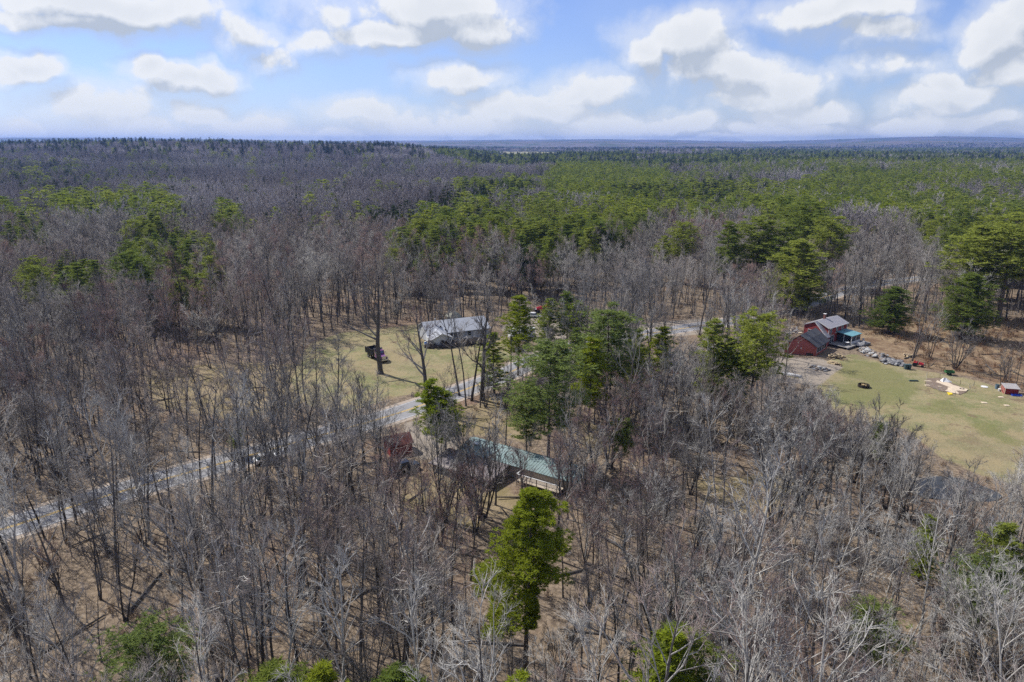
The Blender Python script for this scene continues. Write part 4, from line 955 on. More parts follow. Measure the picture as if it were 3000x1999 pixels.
pr_r = MB().slab([(X0 - .3, Y0 - .3, 2.95), (X1 + .3, Y0 - .3, 2.95), (X1 + .3, Y1, 3.35), (X0 - .3, Y1, 3.35)], .12).build('porch_roof', m_blue, fh)
roof_ribs(pr_r, (X0 - .2, Y1, 3.35), (X1 + .2, Y1, 3.35), (X1 + .2, Y0 - .3, 2.95), (X0 - .2, Y0 - .3, 2.95), 12, m_blue, .02)
dk = thing('deck', 'grey raised wooden deck with white railing below the blue porch roof', 'deck', (83.8, 174.1, 0), R(37))
plank = MB().box((0, 0, 0), (.19, 5.2, .05)).mesh('deck_board', m_deck)
for i in range(22): piece('deck_board', plank, dk, (.6 + i * .2, -2.62, .6))
plank2 = MB().box((0, 0, 0), (.19, 6.2, .05)).mesh('deck_board', m_deck)
for i in range(28): piece('deck_board', plank2, dk, (5.0 + i * .2, -3.3, .598))
fr = MB(); fr.box((2.7, -5.25, .45), (4.5, .06, .25)); fr.box((7.75, -6.42, .45), (5.7, .06, .25)); fr.box((10.6, -3.3, .45), (.06, 6.2, .25))
for x_, y_ in ((.7, -5.1), (2.7, -5.1), (4.7, -5.1), (5.1, -6.3), (7.7, -6.3), (10.4, -6.3), (10.4, -3), (10.4, -.3)): fr.box((x_, y_, .15), (.14, .14, .85))
fr.build('frame', m_deck, dk)
rl = MB()
for i in range(16): rl.box((4.95 + i * .14, -6.36, 1.05), (.04, .04, .85))
rl.box((6.0, -6.36, 1.5), (2.3, .09, .07)); rl.box((6.0, -6.36, .68), (2.3, .06, .05)); rl.box((4.9, -5.9, 1.05), (.06, .9, .9)); rl.build('railing', m_trim, dk)
t = thing('deck_table', 'light round table standing on the farmhouse deck', 'table', (0, 0, 0)); t.location = fh.matrix_basis @ Vector((3.2, -3.6, .63))
MB().tube((0, 0, .68), (0, 0, .73), .6, .6, 14).build('tabletop', m_trim, t); MB().tube((0, 0, 0), (0, 0, .68), .06, .05, 6).build('leg', m_dark, t)
ch_m = MB(); ch_m.box((0, 0, .42), (.5, .5, .05)); ch_m.box((0, .24, .75), (.5, .05, .6)); [ch_m.box((a, b, .2), (.05, .05, .42)) for a in (-.22, .22) for b in (-.22, .22)]
chm = ch_m.mesh('deck_chair', m_trim)
for k, (x_, y_, rz_, lb) in enumerate([(8.8, -5.6, 1.0, 'white chair standing behind the deck railing'), (9.6, -4.8, 2.4, 'white chair at the open corner of the deck')]):
    t = thing('deck_chair', lb, 'chair', fh.matrix_basis @ Vector((x_, y_, .63)), rz_, 'chairs on the farmhouse deck'); piece('frame', chm, t, (0, 0, 0))
# lower wing (own world-space corners, set into the bay)
wg = MB(); R0, L0 = (77.0, 165.2), (70.0, 167.6); R1, L1 = (82.85, 171.9), (77.6, 176.6); pk0 = (73.5, 167.3); pk1 = (80.3, 174.3); PZ = 5.0
w_v = [(*R0, -.3), (*L0, -.3), (*L0, 2.2), (*pk0, PZ - .12), (*R0, 2.3), (*R1, -.3), (*L1, -.3), (*L1, 2.2), (*pk1, PZ - .12), (*R1, 2.3)]
wall_w = MB().add(w_v, [(0, 4, 3, 2, 1), (5, 6, 7, 8, 9), (0, 5, 9, 4), (1, 2, 7, 6)]).build('wing_wall', mat('faded_red_boards', (.34, .10, .08), .85, .2, 3, col2=(.26, .07, .06)))
wall_w.parent = fh; wall_w.matrix_parent_inverse = Matrix.Translation((0, 0, 0)) @ (Matrix.Translation((83.8, 174.1, 0)) @ Matrix.Rotation(R(37), 4, 'Z')).inverted()
WIV = wall_w.matrix_parent_inverse
def wchild(mb, name, mt, par=fh):
    o = mb.build(name, mt, par); o.matrix_parent_inverse = WIV.copy(); return o
mid0 = ((pk0[0] * .48 + R0[0] * .52), (pk0[1] * .48 + R0[1] * .52)); mid1 = ((pk1[0] * .48 + R1[0] * .52), (pk1[1] * .48 + R1[1] * .52)); MZ = PZ * .48 + 2.45 * .52 + .25
wr = MB(); wr.slab([(pk0[0] - .3, pk0[1] - .3, PZ), (mid0[0] - .3, mid0[1] - .3, MZ), (*mid1, MZ), (*pk1, PZ)], .14)
wr.slab([(mid0[0] - .25, mid0[1] - .26, MZ - .02), (R0[0] + .1, R0[1] - .6, 2.3), (R1[0] + .35, R1[1] - .4, 2.3), (mid1[0] + .05, mid1[1], MZ - .02)], .14)
wr.slab([(pk0[0] - .3, pk0[1] - .29, PZ + .004), (*pk1, PZ + .004), (L1[0] - .3, L1[1] + .3, 2.1), (L0[0] - .7, L0[1] - .1, 2.1)], .14); wchild(wr, 'wing_roof', m_shin)
# dark porch windows along the wing's long side
dv = Vector((R1[0] - R0[0], R1[1] - R0[1], 0)).normalized(); nv = Vector((dv.y, -dv.x, 0)); az_ = math.atan2(dv.y, dv.x)
for i in range(4):
    c_ = Vector((*R0, 1.35)) + dv * (1.1 + i * 1.9) + nv * .03; f = MB().box(c_, (1.6, .08, 1.5), rz=az_); fo = wchild(f, 'window', m_trim); g = MB().box(c_ + nv * .03, (1.4, .06, 1.3), rz=az_); go_ = wchild(g, 'pane', m_glass); go_.parent = fo; go_.matrix_parent_inverse = Matrix.Identity(4)
wchild(MB().tube((74.2, 166.0, 2.0), (74.2, 166.1, 2.0), .01, .01, 3).box((73.6, 166.35, 1.75), (.3, .1, .3), rz=-.33), 'vent', m_trim)
wchild(MB().box((75.6, 165.62, .35), (1.6, .1, .5), rz=-.33), 'cellar_opening', m_dark)

# grey-roofed house -------------------------------------------------
m_gsh = mat('blue_grey_shingles', (.34, .36, .40), .9, .3, 1.2, col2=(.26, .275, .31), bump=.2); m_wh = mat('white_vinyl', (.58, .60, .62), .7, .1, 3); m_bw = mat('pale_blue_siding', (.40, .42, .46), .7, .1, 3)
gh = thing('ranch_house', 'long grey-roofed house with pale siding behind the brush pile', 'house', (-22.5, 176.2, 0), R(24))
GLx, GW, GE, GR = 17.6, 9.0, 2.7, 4.9
MB().prism([(0, -.3), (0, GE), (GW / 2, GR - .1), (GW, GE), (GW, -.3)], 0, GLx).build('wall', m_bw, gh)
r_ = MB(); sl = (GR - GE) / (GW / 2)
r_.slab([(-.4, -.5, GE - .5 * sl + .1), (GLx + .4, -.5, GE - .5 * sl + .1), (GLx + .4, GW / 2, GR + .1), (-.4, GW / 2, GR + .1)], .16)
r_.slab([(-.4, GW / 2 + .005, GR + .1), (GLx + .4, GW / 2 + .005, GR + .1), (GLx + .4, GW + .5, GE - .5 * sl + .1), (-.4, GW + .5, GE - .5 * sl + .1)], .16)
ro = r_.build('roof', m_gsh, gh); MB().tube((3.0, 3.0, GR - .6), (3.0, 3.0, GR + 1.1), .22, .22, 8).build('chimney_pipe', mat('galvanised', (.5, .5, .52), .4, .1, 3, metal=.6), ro)
for q in ((4.2, 2.0), (5.2, .6)): MB().tube((q[0], q[1], GE + q[1] * sl), (q[0], q[1], GE + q[1] * sl + .4), .25, .25, 8).build('roof_vent', m_dark, ro)
# front gabled wing at the left end
MB().add([(-.01, -4.0, -.3), (5.2, -4.0, -.3), (5.2, -4.0, 2.3), (2.6, -4.0, 3.5), (-.01, -4.0, 2.3), (-.01, 2, -.3), (5.2, 2, -.3), (5.2, 2, 2.3), (2.6, 2, 3.5), (-.01, 2, 2.3)], [(0, 1, 2, 3, 4), (5, 9, 8, 7, 6), (0, 4, 9, 5), (1, 6, 7, 2)]).build('front_wing_wall', m_wh, gh)
fw = MB(); fw.slab([(-.5, -4.4, 2.15), (2.6, -4.4, 3.6), (2.6, 3.6, 3.6), (-.5, .2, 2.15)][::1], .15); fw.slab([(2.605, -4.4, 3.6), (5.7, -4.4, 2.15), (5.7, .2, 2.15), (2.605, 3.6, 3.6)], .15); fw.build('front_wing_roof', m_gsh, gh)
MB().box((-.52, -2.1, 2.1), (.06, 4.7, .18)).box((1.05, -4.43, 2.85), (3.5, .06, .18), ry=-.44).box((4.15, -4.43, 2.85), (3.5, .06, .18), ry=.44).build('trim', m_trim, gh)
for x_, w_ in ((6.6, .7), (7.7, .7), (9.2, 1.2), (11.8, 1.0), (15.4, .6)): window(gh, x_, -.003, 1.6, w_, 1.1)
window(gh, 2.6, -4.003, 1.3, 1.0, .9); MB().box((13.4, -.04, 1.05), (.95, .08, 2.1)).build('door', m_trim, gh)
for k, (x_, y_) in enumerate([(-1.1, -1.2), (-1.0, -3.0)]):
    t = thing('blue_barrel', ['blue plastic barrel standing at the corner of the grey-roofed house, farther one', 'blue plastic barrel standing at the corner of the grey-roofed house, nearer one'][k], 'barrel', gh.matrix_basis @ Vector((x_, y_, 0)), 0, 'blue barrels by the house')
    mb = MB().tube((0, 0, 0), (0, 0, .3), .3, .36, 12, False).tube((0, 0, .3), (0, 0, .75), .36, .36, 12, False).tube((0, 0, .75), (0, 0, 1.05), .36, .3, 12); mb.build('body', mat('bright_blue_plastic', (.05, .22, .62), .4), t); MB().tube((0, 0, 1.05), (0, 0, 1.1), .31, .31, 12).build('lid', m_trim, t)

# hip-roofed shed behind it
gz_ = thing('garden_shed', 'small olive-grey shed with hipped roof behind the grey-roofed house', 'shed', (*U(1330, 948), 0), .5)
MB().box((0, 0, 1.0), (3.2, 3.2, 2.6)).build('wall', mat('olive_boards', (.26, .26, .20), .85, .2, 4), gz_)
MB().add([(-2, -2, 2.2), (2, -2, 2.2), (2, 2, 2.2), (-2, 2, 2.2), (0, 0, 4.0), (-1.1, -1.1, 3.3), (1.1, -1.1, 3.3), (1.1, 1.1, 3.3), (-1.1, 1.1, 3.3)], [(0, 1, 6, 5), (1, 2, 7, 6), (2, 3, 8, 7), (3, 0, 5, 8), (5, 6, 4), (6, 7, 4), (7, 8, 4), (8, 5, 4), (3, 2, 1, 0)]).build('roof', mat('olive_grey_roof', (.27, .27, .22), .8, .2, 3), gz_)
MB().box((0, -1.63, .95), (1.0, .06, 1.9)).build('door', m_dark, gz_)

# heap of brush and scrap wood in front of the house
hp = thing('brush_pile', 'long dark heap of cut limbs and scrap wood before the grey-roofed house', 'brush pile', (*U(1345, 1012), 0), R(18))
rg = random.Random(5); m_lg = mat('dark_limb_wood', (.085, .07, .06), .9, .3, 4); m_lg2 = mat('pale_split_wood', (.33, .27, .21), .9, .3, 4)
hb = MB(); [hb.blob((rg.uniform(-8, 7), rg.uniform(-1.3, 1.3), .3), (1.6, 1.1, .9), .35, rg) for _ in range(22)]; hb.build('heap_core', m_lg, hp)
lm = [MB().tube((-1.6, 0, 0), (1.6, .2, .1), .13, .07, 6).mesh('limb', m_lg), MB().tube((-1.1, 0, 0), (1.1, .1, 0), .09, .06, 5).mesh('limb', m_lg2), MB().box((0, 0, 0), (2.6, .22, .05)).mesh('limb', mat('grey_plank', (.35, .33, .31), .85, .3, 4))]
for i in range(110): piece('limb', lm[rg.choice([0, 0, 0, 0, 1, 2])], hp, (rg.uniform(-8.5, 7.5), rg.gauss(0, 1.1), rg.uniform(.3, 1.7)), (rg.uniform(-.4, .4), rg.uniform(-.5, .5), rg.uniform(0, 6.28)), (rg.uniform(.5, 1.1),) * 3)

# dump truck -------------------------------------------------
tk_ = thing('dump_truck', 'black-bodied dump truck with purple cab parked on the grass', 'dump truck', (*U(1104, 1052), 0), R(-52))
m_pur = mat('purple_paint', (.19, .07, .20), .35, .05, 2, spec=.5, coat=.4); m_blk = mat('black_steel', (.025, .025, .028), .5, .2, 4); m_chr = mat('chrome', (.6, .6, .62), .25, .05, 2, metal=.8); m_tyre = mat('tyre_rubber', (.02, .02, .02), .9, .2, 6)
MB().box((.2, .45, .85), (7.4, .14, .28)).box((.2, -.45, .85), (7.4, .14, .28)).build('chassis', m_blk, tk_)
bx_ = MB(); bx_.box((-1.6, 0, 1.25), (4.4, 2.4, .14)); bx_.box((-1.6, 1.2, 1.95), (4.4, .1, 1.5)); bx_.box((-1.6, -1.2, 1.95), (4.4, .1, 1.5)); bx_.box((.6, 0, 2.05), (.1, 2.4, 1.8)); bx_.box((.95, 0, 2.95), (.8, 2.3, .08)); bx_.box((-3.8, 0, 1.85), (.1, 2.4, 1.3), ry=.08)
for i in range(6): bx_.box((-3.5 + i * .78, -1.28, 1.95), (.1, .08, 1.4)); bx_.box((-3.5 + i * .78, 1.28, 1.95), (.1, .08, 1.4))
bx_.build('dump_body', m_blk, tk_)
cb = MB(); cb.prism([(-1.05, .95), (1.05, .95), (1.05, 2.2), (.9, 2.75), (-.9, 2.75), (-1.05, 2.2)], 1.0, 2.25); cabo = cb.build('cab', m_pur, tk_)
MB().add([(2.26, -.85, 2.0), (2.26, .85, 2.0), (2.2, .8, 2.62), (2.2, -.8, 2.62)], [(0, 1, 2, 3)]).box((2.27, 0, 2.3), (.02, 1.6, .55)).build('windscreen', mat('blue_glass', (.05, .12, .30), .1, .1, 2, spec=.7), cabo)
for sy in (-1, 1): MB().box((1.65, sy * 1.06, 2.25), (.7, .03, .5)).build('side_window', m_glass, cabo)
MB().add([(2.25, -.75, .95), (2.25, .75, .95), (2.25, .75, 1.9), (2.25, -.75, 1.9), (3.85, -.6, .95), (3.85, .6, .95), (3.85, .6, 1.65), (3.85, -.6, 1.65)], [(0, 3, 2, 1), (4, 5, 6, 7), (3, 7, 6, 2), (0, 4, 7, 3), (1, 2, 6, 5), (0, 1, 5, 4)]).build('bonnet', m_pur, tk_)
MB().box((3.9, 0, 1.3), (.08, 1.0, .75)).build('grille', m_chr, tk_); MB().box((4.05, 0, .72), (.16, 2.3, .3)).build('bumper', m_chr, tk_)
for sy in (-1, 1):
    MB().prism([(sy * .72, .9), (sy * 1.15, .9), (sy * 1.15, 1.25), (sy * .72, 1.4)], 2.75, 3.85).build('fender', m_pur, tk_); MB().tube((3.86, sy * .92, 1.08), (3.92, sy * .92, 1.08), .13, .13, 10).build('headlight', m_trim, tk_)
    MB().box((2.35, sy * 1.32, 2.2), (.08, .18, .45)).box((2.35, sy * 1.18, 2.4), (.03, .25, .03)).build('mirror', m_chr, tk_)
    MB().tube((.85, sy * 1.0, 1.0), (.85, sy * 1.0, 3.2), .07, .07, 8).build('exhaust_stack', m_chr, tk_)
wm = MB().tube((0, -.15, 0), (0, .15, 0), .52, .52, 18).mesh('wheel', m_tyre); rm = MB().tube((0, -.17, 0), (0, .17, 0), .26, .26, 12).mesh('rim', m_chr)
for x_, y_ in ((3.2, -.98), (3.2, .98), (-1.3, -.95), (-1.3, .95), (-2.6, -.95), (-2.6, .95)): w_ = piece('wheel', wm, tk_, (x_, y_, .52)); piece('rim', rm, w_, (0, 0, 0))

# camper, pickup and red machine by the gravel yard
cp = thing('camper', 'white camper trailer parked behind the slim pines', 'camper', (*U(1530, 990), 0), R(22))
MB().prism([(-1.2, .45), (1.2, .45), (1.2, 2.6), (1.0, 2.8), (-1.0, 2.8), (-1.2, 2.6)], -3.7, 3.4).build('body', mat('white_gelcoat', (.72, .73, .75), .35, .06, 1, spec=.5), cp)
MB().box((0, -1.22, 1.0), (6.4, .03, .25)).build('stripe', mat('grey_stripe', (.2, .22, .26), .5), cp)
for x_ in (-2.4, .2, 2.2): MB().box((x_, -1.215, 1.85), (.9, .05, .6)).build('window', m_glass, cp)
MB().box((-1.1, -1.22, 1.45), (.7, .05, 1.8)).build('door', m_trim, cp); MB().box((.6, 0, 2.92), (.9, .8, .24)).build('roof_unit', m_trim, cp); MB().box((3.9, 0, .5), (1.2, .12, .12)).build('hitch', m_blk, cp)
for x_ in (-.5, .4):
    for sy in (-1, 1): w_ = piece('wheel', wm, cp, (x_, sy * 1.0, .36), (0, 0, 0), (.7, .8, .7))
def car(name, label, cat, loc, rz, paint, kind='car'):
    c = thing(name, label, cat, loc, rz); L = 4.6 if kind == 'car' else 5.4
    if kind == 'car': prof = [(-2.25, .35), (2.25, .35), (2.28, .75), (1.35, .95), (-2.1, 1.0), (-2.28, .8)]; top = [(-1.9, .98), (1.2, .93), (.35, 1.45), (-1.3, 1.47)]
    else: prof = [(-2.7, .5), (2.7, .5), (2.72, 1.0), (1.5, 1.15), (-2.7, 1.1)]; top = [(-.6, 1.1), (1.5, 1.13), (.9, 1.8), (-.45, 1.82)]
    def ext(pr, hw, hw2=None):
        n = len(pr); hw2 = hw2 or hw; zs = [z for _, z in pr]; zm, zx = min(zs), max(zs)
        f = lambda z: hw + (hw2 - hw) * (z - zm) / (zx - zm)
        vs = [(x_, -f(z), z) for x_, z in pr] + [(x_, f(z), z) for x_, z in pr]
        return MB().add(vs, [tuple(range(n)), tuple(range(n, 2 * n))[::-1]] + [(i, n + i, n + (i + 1) % n, (i + 1) % n) for i in range(n)])
    ext(prof, .9).build('body', paint, c); ca = ext(top, .85, .68).build('cab', m_glass, c)
    zt = top[2][1]; MB().box(((top[2][0] + top[3][0]) / 2, 0, zt + .02), (abs(top[2][0] - top[3][0]) + .1, 1.36, .05)).build('roof', paint, ca)
    if kind != 'car': MB().box((-1.65, 0, 1.12), (1.9, 1.5, .05)).build('bed', m_blk, c)
    for x_ in (-L * .3, L * .32):
        for sy in (-1, 1): piece('wheel', wm, c, (x_, sy * .82, .35), (0, 0, 0), (.66, .66, .66))
    for sy in (-1, 1): MB().box((L / 2 - .04, sy * .65, .72), (.06, .3, .14)).build('headlight', m_trim, c)
    return c
m_white = mat('white_car_paint', (.75, .76, .78), .3, .04, 1, spec=.5, coat=.5)
car('car', 'white car parked at the road bend beside the dark evergreen', 'car', (*U(785, 1352), 0), R(35), m_white)
car('pickup_truck', 'dark pickup parked below the small red shed', 'pickup truck', (*U(1180, 1382), 0), R(38), mat('black_car_paint', (.02, .022, .026), .3, .05, 1, coat=.5), 'pickup')
car('car', 'white car at the back of the gravel yard near the red tractor', 'car', (*U(1565, 930), 0), R(-10), m_white)
def tractor(label, cat, loc, rz, s, red):
    t = thing('tractor', label, cat, loc, rz); t.scale = (s, s, s)
    MB().add([(0, -.28, .45), (1.0, -.24, .45), (1.0, .24, .45), (0, .28, .45), (0, -.28, 1.0), (.95, -.22, .85), (.95, .22, .85), (0, .28, 1.0)], [(0, 1, 5, 4), (1, 2, 6, 5), (2, 3, 7, 6), (3, 0, 4, 7), (4, 5, 6, 7), (3, 2, 1, 0)]).build('bonnet', red, t)
    MB().box((-.45, 0, .5), (1.0, .55, .25)).build('chassis', m_blk, t); MB().box((-.62, 0, .8), (.45, .45, .12)).box((-.85, 0, 1.05), (.1, .45, .45)).build('seat', mat('orange_plastic', (.55, .12, .03), .6), t)
    MB().tube((.0, 0, .95), (-.2, 0, 1.2), .03, .03, 5).tube((-.22, -.0, 1.2), (-.25, 0, 1.24), .2, .2, 10).build('steering_wheel', m_blk, t)
    for sy in (-1, 1):
        MB().box((-.65, sy * .5, .9), (.8, .28, .06)).build('fender', red, t)
        piece('wheel', wm, t, (-.65, sy * .55, .45), (0, 0, 0), (.87, 1, .87)); piece('wheel', wm, t, (.8, sy * .45, .27), (0, 0, 0), (.52, .7, .52))
    MB().box((1.05, 0, .62), (.06, .4, .3)).build('grille', m_trim, t); return t
m_tr = mat('red_tractor_paint', (.50, .03, .05), .4, .05, 2, coat=.3)
tractor('small red tractor with orange seat beside the two dark bins', 'tractor', (*U(2690, 1074), 0), R(-40), 1.1, m_tr)
tractor('red tractor at the back of the gravel yard beyond the camper', 'tractor', (*U(1588, 915), 0), R(200), 2.0, m_tr)

# teal-roofed house -------------------------------------------------
m_teal = mat('teal_metal_roof', (.23, .30, .31), .55, .35, .5, col2=(.13, .19, .19), metal=.1); m_tan = mat('tan_siding', (.36, .32, .27), .8, .15, 3); m_br = mat('brown_grey_shingles', (.17, .15, .155), .9, .3, 2, col2=(.12, .105, .11), bump=.3)
a0 = Vector((*U(1378, 1282, 2.7), 0)); a1 = Vector((*U(1722, 1376, 2.7), 0)); dd = (a1 - a0); TL = dd.length; ta = math.atan2(dd.y, dd.x)
th = thing('mobile_home', 'long low house with teal metal roof and grey lower roof', 'house', (a0.x, a0.y, 0), ta)
MB().box((TL / 2, -1.5, .8), (TL - .4, 4.6, 2.1)).build('wall', m_tan, th)
to = MB().slab([(0, 0, 2.7), (TL, 0, 2.7), (TL, -4.0, 2.0), (0, -4.0, 2.0)][::-1], .1); to.slab([(0, .005, 2.7), (TL, .005, 2.7), (TL, 1.2, 2.4), (0, 1.2, 2.4)], .1); to = to.build('roof', m_teal, th)
roof_ribs(to, (.1, 0, 2.7), (TL - .1, 0, 2.7), (TL - .1, -4.0, 2.0), (.1, -4.0, 2.0), 44, mat('teal_seam', (.28, .36, .37), .45, .1, 1, metal=.2), .035)
MB().box((2.2, -1.4, 2.65), (1.0, .7, .22)).build('skylight', m_trim, to); MB().box((TL / 2, .0, 2.73), (TL, .18, .05)).build('ridge_cap', mat('pale_teal', (.35, .45, .45), .5), to)
MB().box((7.0, -3.3, 2.3), (.5, .5, .5)).build('roof_vent', m_dark, to)
MB().box((4.6, -6.6, .55), (11.4, 5.2, 1.9)).build('extension_wall', m_tan, th)
eo = MB().slab([(-1.6, -4.02, 1.95), (10.6, -4.02, 1.95), (10.6, -9.6, 1.45), (-1.6, -9.6, 1.45)][::-1], .14).build('extension_roof', m_br, th); MB().box((3.4, -6.6, 1.8), (1.3, .8, .12), ry=0, rx=.12).build('skylight', m_trim, eo)
for x_ in (1, 3.8, 6.8, 9.0): window(th, x_, -9.205, .75, 1.0, .7)
# deck of pale boards beside it
wdk = thing('wooden_deck', 'pale wooden deck with railing in front of the teal roof', 'deck', (*U(1512, 1422), 0), ta); m_pd = mat('pale_boards', (.46, .39, .31), .8, .25, 5)
pl = MB().box((0, 0, 0), (.28, 3.6, .05)).mesh('deck_board', m_pd)
for i in range(25): piece('deck_board', pl, wdk, (.1 + i * .3, 2.0, .7))
ps = MB()
for x_ in (0, 1.8, 3.6, 5.4, 7.2):
    for y_ in (.2, 3.7): ps.box((x_, y_, .85), (.12, .12, 2.1))
ps.build('post', m_pd, wdk)
rl = MB(); rl.box((3.6, .18, 1.92), (7.4, .16, .06)); rl.box((0, 1.95, 1.92), (.16, 3.7, .06)); rl.box((3.6, .2, 1.2), (7.4, .06, .05))
for i in range(48): rl.box((.1 + i * .15, .2, 1.55), (.04, .04, .72))
rl.build('railing', m_trim, wdk)

# small red shed
rs = thing('red_shed', 'small red gabled shed with dark roof behind bare trees', 'shed', (*U(1167, 1322), 0), R(28))
MB().add([(-2, -1.7, -.2), (2, -1.7, -.2), (2, 1.7, -.2), (-2, 1.7, -.2), (-2, -1.7, 2.1), (2, -1.7, 2.1), (2, 1.7, 2.1), (-2, 1.7, 2.1), (2, 0, 3.2), (-2, 0, 3.2)], [(0, 1, 5, 4), (2, 3, 7, 6), (1, 2, 6, 8, 5), (3, 0, 4, 9, 7)]).build('wall', m_red, rs)
o_ = MB().slab([(-2.25, -2.0, 1.95), (2.25, -2.0, 1.95), (2.25, 0, 3.3), (-2.25, 0, 3.3)], .1); o_.slab([(-2.25, .005, 3.3), (2.25, .005, 3.3), (2.25, 2.0, 1.95), (-2.25, 2.0, 1.95)], .1); o_.build('roof', mat('dull_red_roof', (.16, .06, .055), .85, .3, 2), rs)
MB().box((2.03, 0, .95), (.05, 1.0, 1.9)).build('door', m_trim, rs)

# things on the right-hand lawn -------------------------------------------------
def G4(zx, zy): return (*U(2500 + zx * .2125, 1000 + zy * .2125), 0)
m_bin = mat('dark_teal_plastic', (.05, .085, .095), .5, .1, 3)
for k, (zx, lb) in enumerate([(722, 'left one of two dark wheeled bins on the lawn'), (765, 'right one of two dark wheeled bins on the lawn')]):
    t = thing('wheeled_bin', lb, 'bin', G4(zx, 385), R(-10 + 20 * k), 'wheeled bins beside the tractor')
    MB().add([(-.26, -.3, 0), (.26, -.3, 0), (.26, .3, 0), (-.26, .3, 0), (-.34, -.4, 1.15), (.34, -.4, 1.15), (.34, .4, 1.15), (-.34, .4, 1.15)], [(0, 1, 5, 4), (1, 2, 6, 5), (2, 3, 7, 6), (3, 0, 4, 7), (3, 2, 1, 0), (4, 5, 6, 7)]).build('body', m_bin, t)
    MB().box((0, -.02, 1.2), (.74, .88, .08)).build('lid', m_bin, t)
    for sx_ in (-1, 1): MB().tube((sx_ * .27, .38, .12), (sx_ * .35, .38, .12), .12, .12, 10).build('wheel', m_tyre, t)
gc = thing('garden_cart', 'green two-wheeled garden cart on the lawn', 'cart', G4(1318, 465), R(-8)); m_gn = mat('green_paint', (.03, .12, .04), .5, .1, 3)
o_ = MB(); o_.box((0, 0, .55), (1.8, 1.0, .06)); o_.box((0, .5, .8), (1.8, .05, .5)); o_.box((0, -.5, .8), (1.8, .05, .5)); o_.box((.9, 0, .8), (.05, 1.0, .5)); o_.box((-.9, 0, .8), (.05, 1.0, .5)); o_.build('tub', m_gn, gc)
for sy in (-1, 1): piece('wheel', wm, gc, (0, sy * .6, .3), (0, 0, 0), (.58, .5, .58))
MB().tube((-.9, 0, .55), (-1.7, 0, .3), .04, .04, 5).build('handle', m_blk, gc)
tag(MB().box((0, 0, .12), (2.0, .35, .2)).box((0, 0, .26), (1.8, .2, .1)).build('dark_timber', m_bin, None, G4(830, 553), R(-3)), 'short dark timber lying on the lawn beside the garden plot', 'timber')
fp = thing('fire_pit', 'dark round fire pit with split logs inside on green grass', 'fire pit', G4(140, 630), 0)
o_ = MB()
for i in range(10):
    a = i * .628; o_.box((math.cos(a) * 1.1, math.sin(a) * 1.1, .3), (.12, .72, .6), rz=a)
o_.build('ring', mat('blackened_steel', (.03, .022, .015), .8, .3, 4), fp); MB().tube((0, 0, .02), (0, 0, .1), 1.05, 1.05, 12).build('ash_bed', m_dark, fp)
lg = MB().tube((-.55, 0, 0), (.55, 0, 0), .11, .1, 6).mesh('log', mat('yellow_split_logs', (.50, .38, .20), .85, .25, 5))
for i in range(7): piece('log', lg, fp, (random.uniform(-.3, .3), random.uniform(-.3, .3), .25 + .06 * i), (0, random.uniform(-.3, .3), random.uniform(0, 3)))
# garden plot
m_cloth = mat('cream_sheet', (.50, .42, .32), .85, .2, 1.5, col2=(.45, .36, .27)); m_soil = mat('bare_soil', (.20, .15, .115), .95, .3, 1.5, bump=.4)
def sheet(name, label, cat, pts, mt, zt=.05, group=None, rag=.25, n=1):
    vs = [Vector(G4(*p)) for p in pts]; c = sum(vs, Vector()) / len(vs); out = []; rg_ = random.Random(len(label))
    for i, p in enumerate(vs):
        q = vs[(i + 1) % len(vs)]; k_ = max(1, int((q - p).length / .7))
        for j in range(k_): u_ = p.lerp(q, j / k_); out.append((u_.x - c.x + rg_.uniform(-rag, rag) * .5, u_.y - c.y + rg_.uniform(-rag, rag) * .5, zt + rg_.uniform(0, .12)))
    mb = MB(); m_ = len(out); mb.add(out + [(x_, y_, 0) for x_, y_, _ in out] + [(0, 0, zt + .1)], [(i, (i + 1) % m_, 2 * m_) for i in range(m_)] + [(i, m_ + i, m_ + (i + 1) % m_, (i + 1) % m_) for i in range(m_)])
    o = mb.build(name, mt, None, tuple(c)); return tag(o, label, cat, group)
o = sheet('garden_soil', 'dug brown garden plot on the lawn', None, [(1010, 520), (1180, 510), (1560, 660), (1560, 700), (1480, 740), (1250, 700), (1000, 620)], m_soil, .03); del o['label']; tag(o, 'dug brown garden plot on the lawn', kind='structure')
sheet('cream_sheet', 'long cream sheet stretched across the garden plot', 'ground sheet', [(1150, 540), (1260, 565), (1420, 625), (1570, 672), (1560, 695), (1440, 690), (1250, 610), (1140, 570)], m_cloth, .1)
sheet('cream_sheet', 'crumpled cream sheet at the near side of the garden plot', 'ground sheet', [(1300, 645), (1420, 670), (1455, 735), (1350, 715), (1260, 685)], m_cloth, .1)
sheet('yellow_sled', 'bright yellow plastic sled lying by the garden plot', 'sled', [(1290, 712), (1350, 720), (1370, 742), (1320, 745)], mat('yellow_plastic', (.80, .58, .03), .5), .12, rag=0)
m_bd = mat('cream_board', (.60, .50, .38), .8, .15, 3)
for (zx, zy, L_, lb) in [(1033, 553, 1.3, 'small cream board at the upper left corner of the garden plot'), (1027, 612, 1.2, 'small cream board at the lower left corner of the garden plot'), (1190, 626, 1.4, 'square cream board in the middle of the garden plot'), (1805, 850, 1.1, 'white board lying alone on the grass below the coop'), (2035, 773, .9, 'small white board on the grass nearest the coop'), (2115, 888, .9, 'small pale board on the far right of the lawn')]:
    tag(MB().box((0, 0, .05), (L_, .7, .06)).box((0, 0, .1), (L_ * .6, .5, .04), rz=.1).build('board', m_bd, None, G4(zx, zy), R(-12)), lb, 'board', 'boards lying on the lawn')
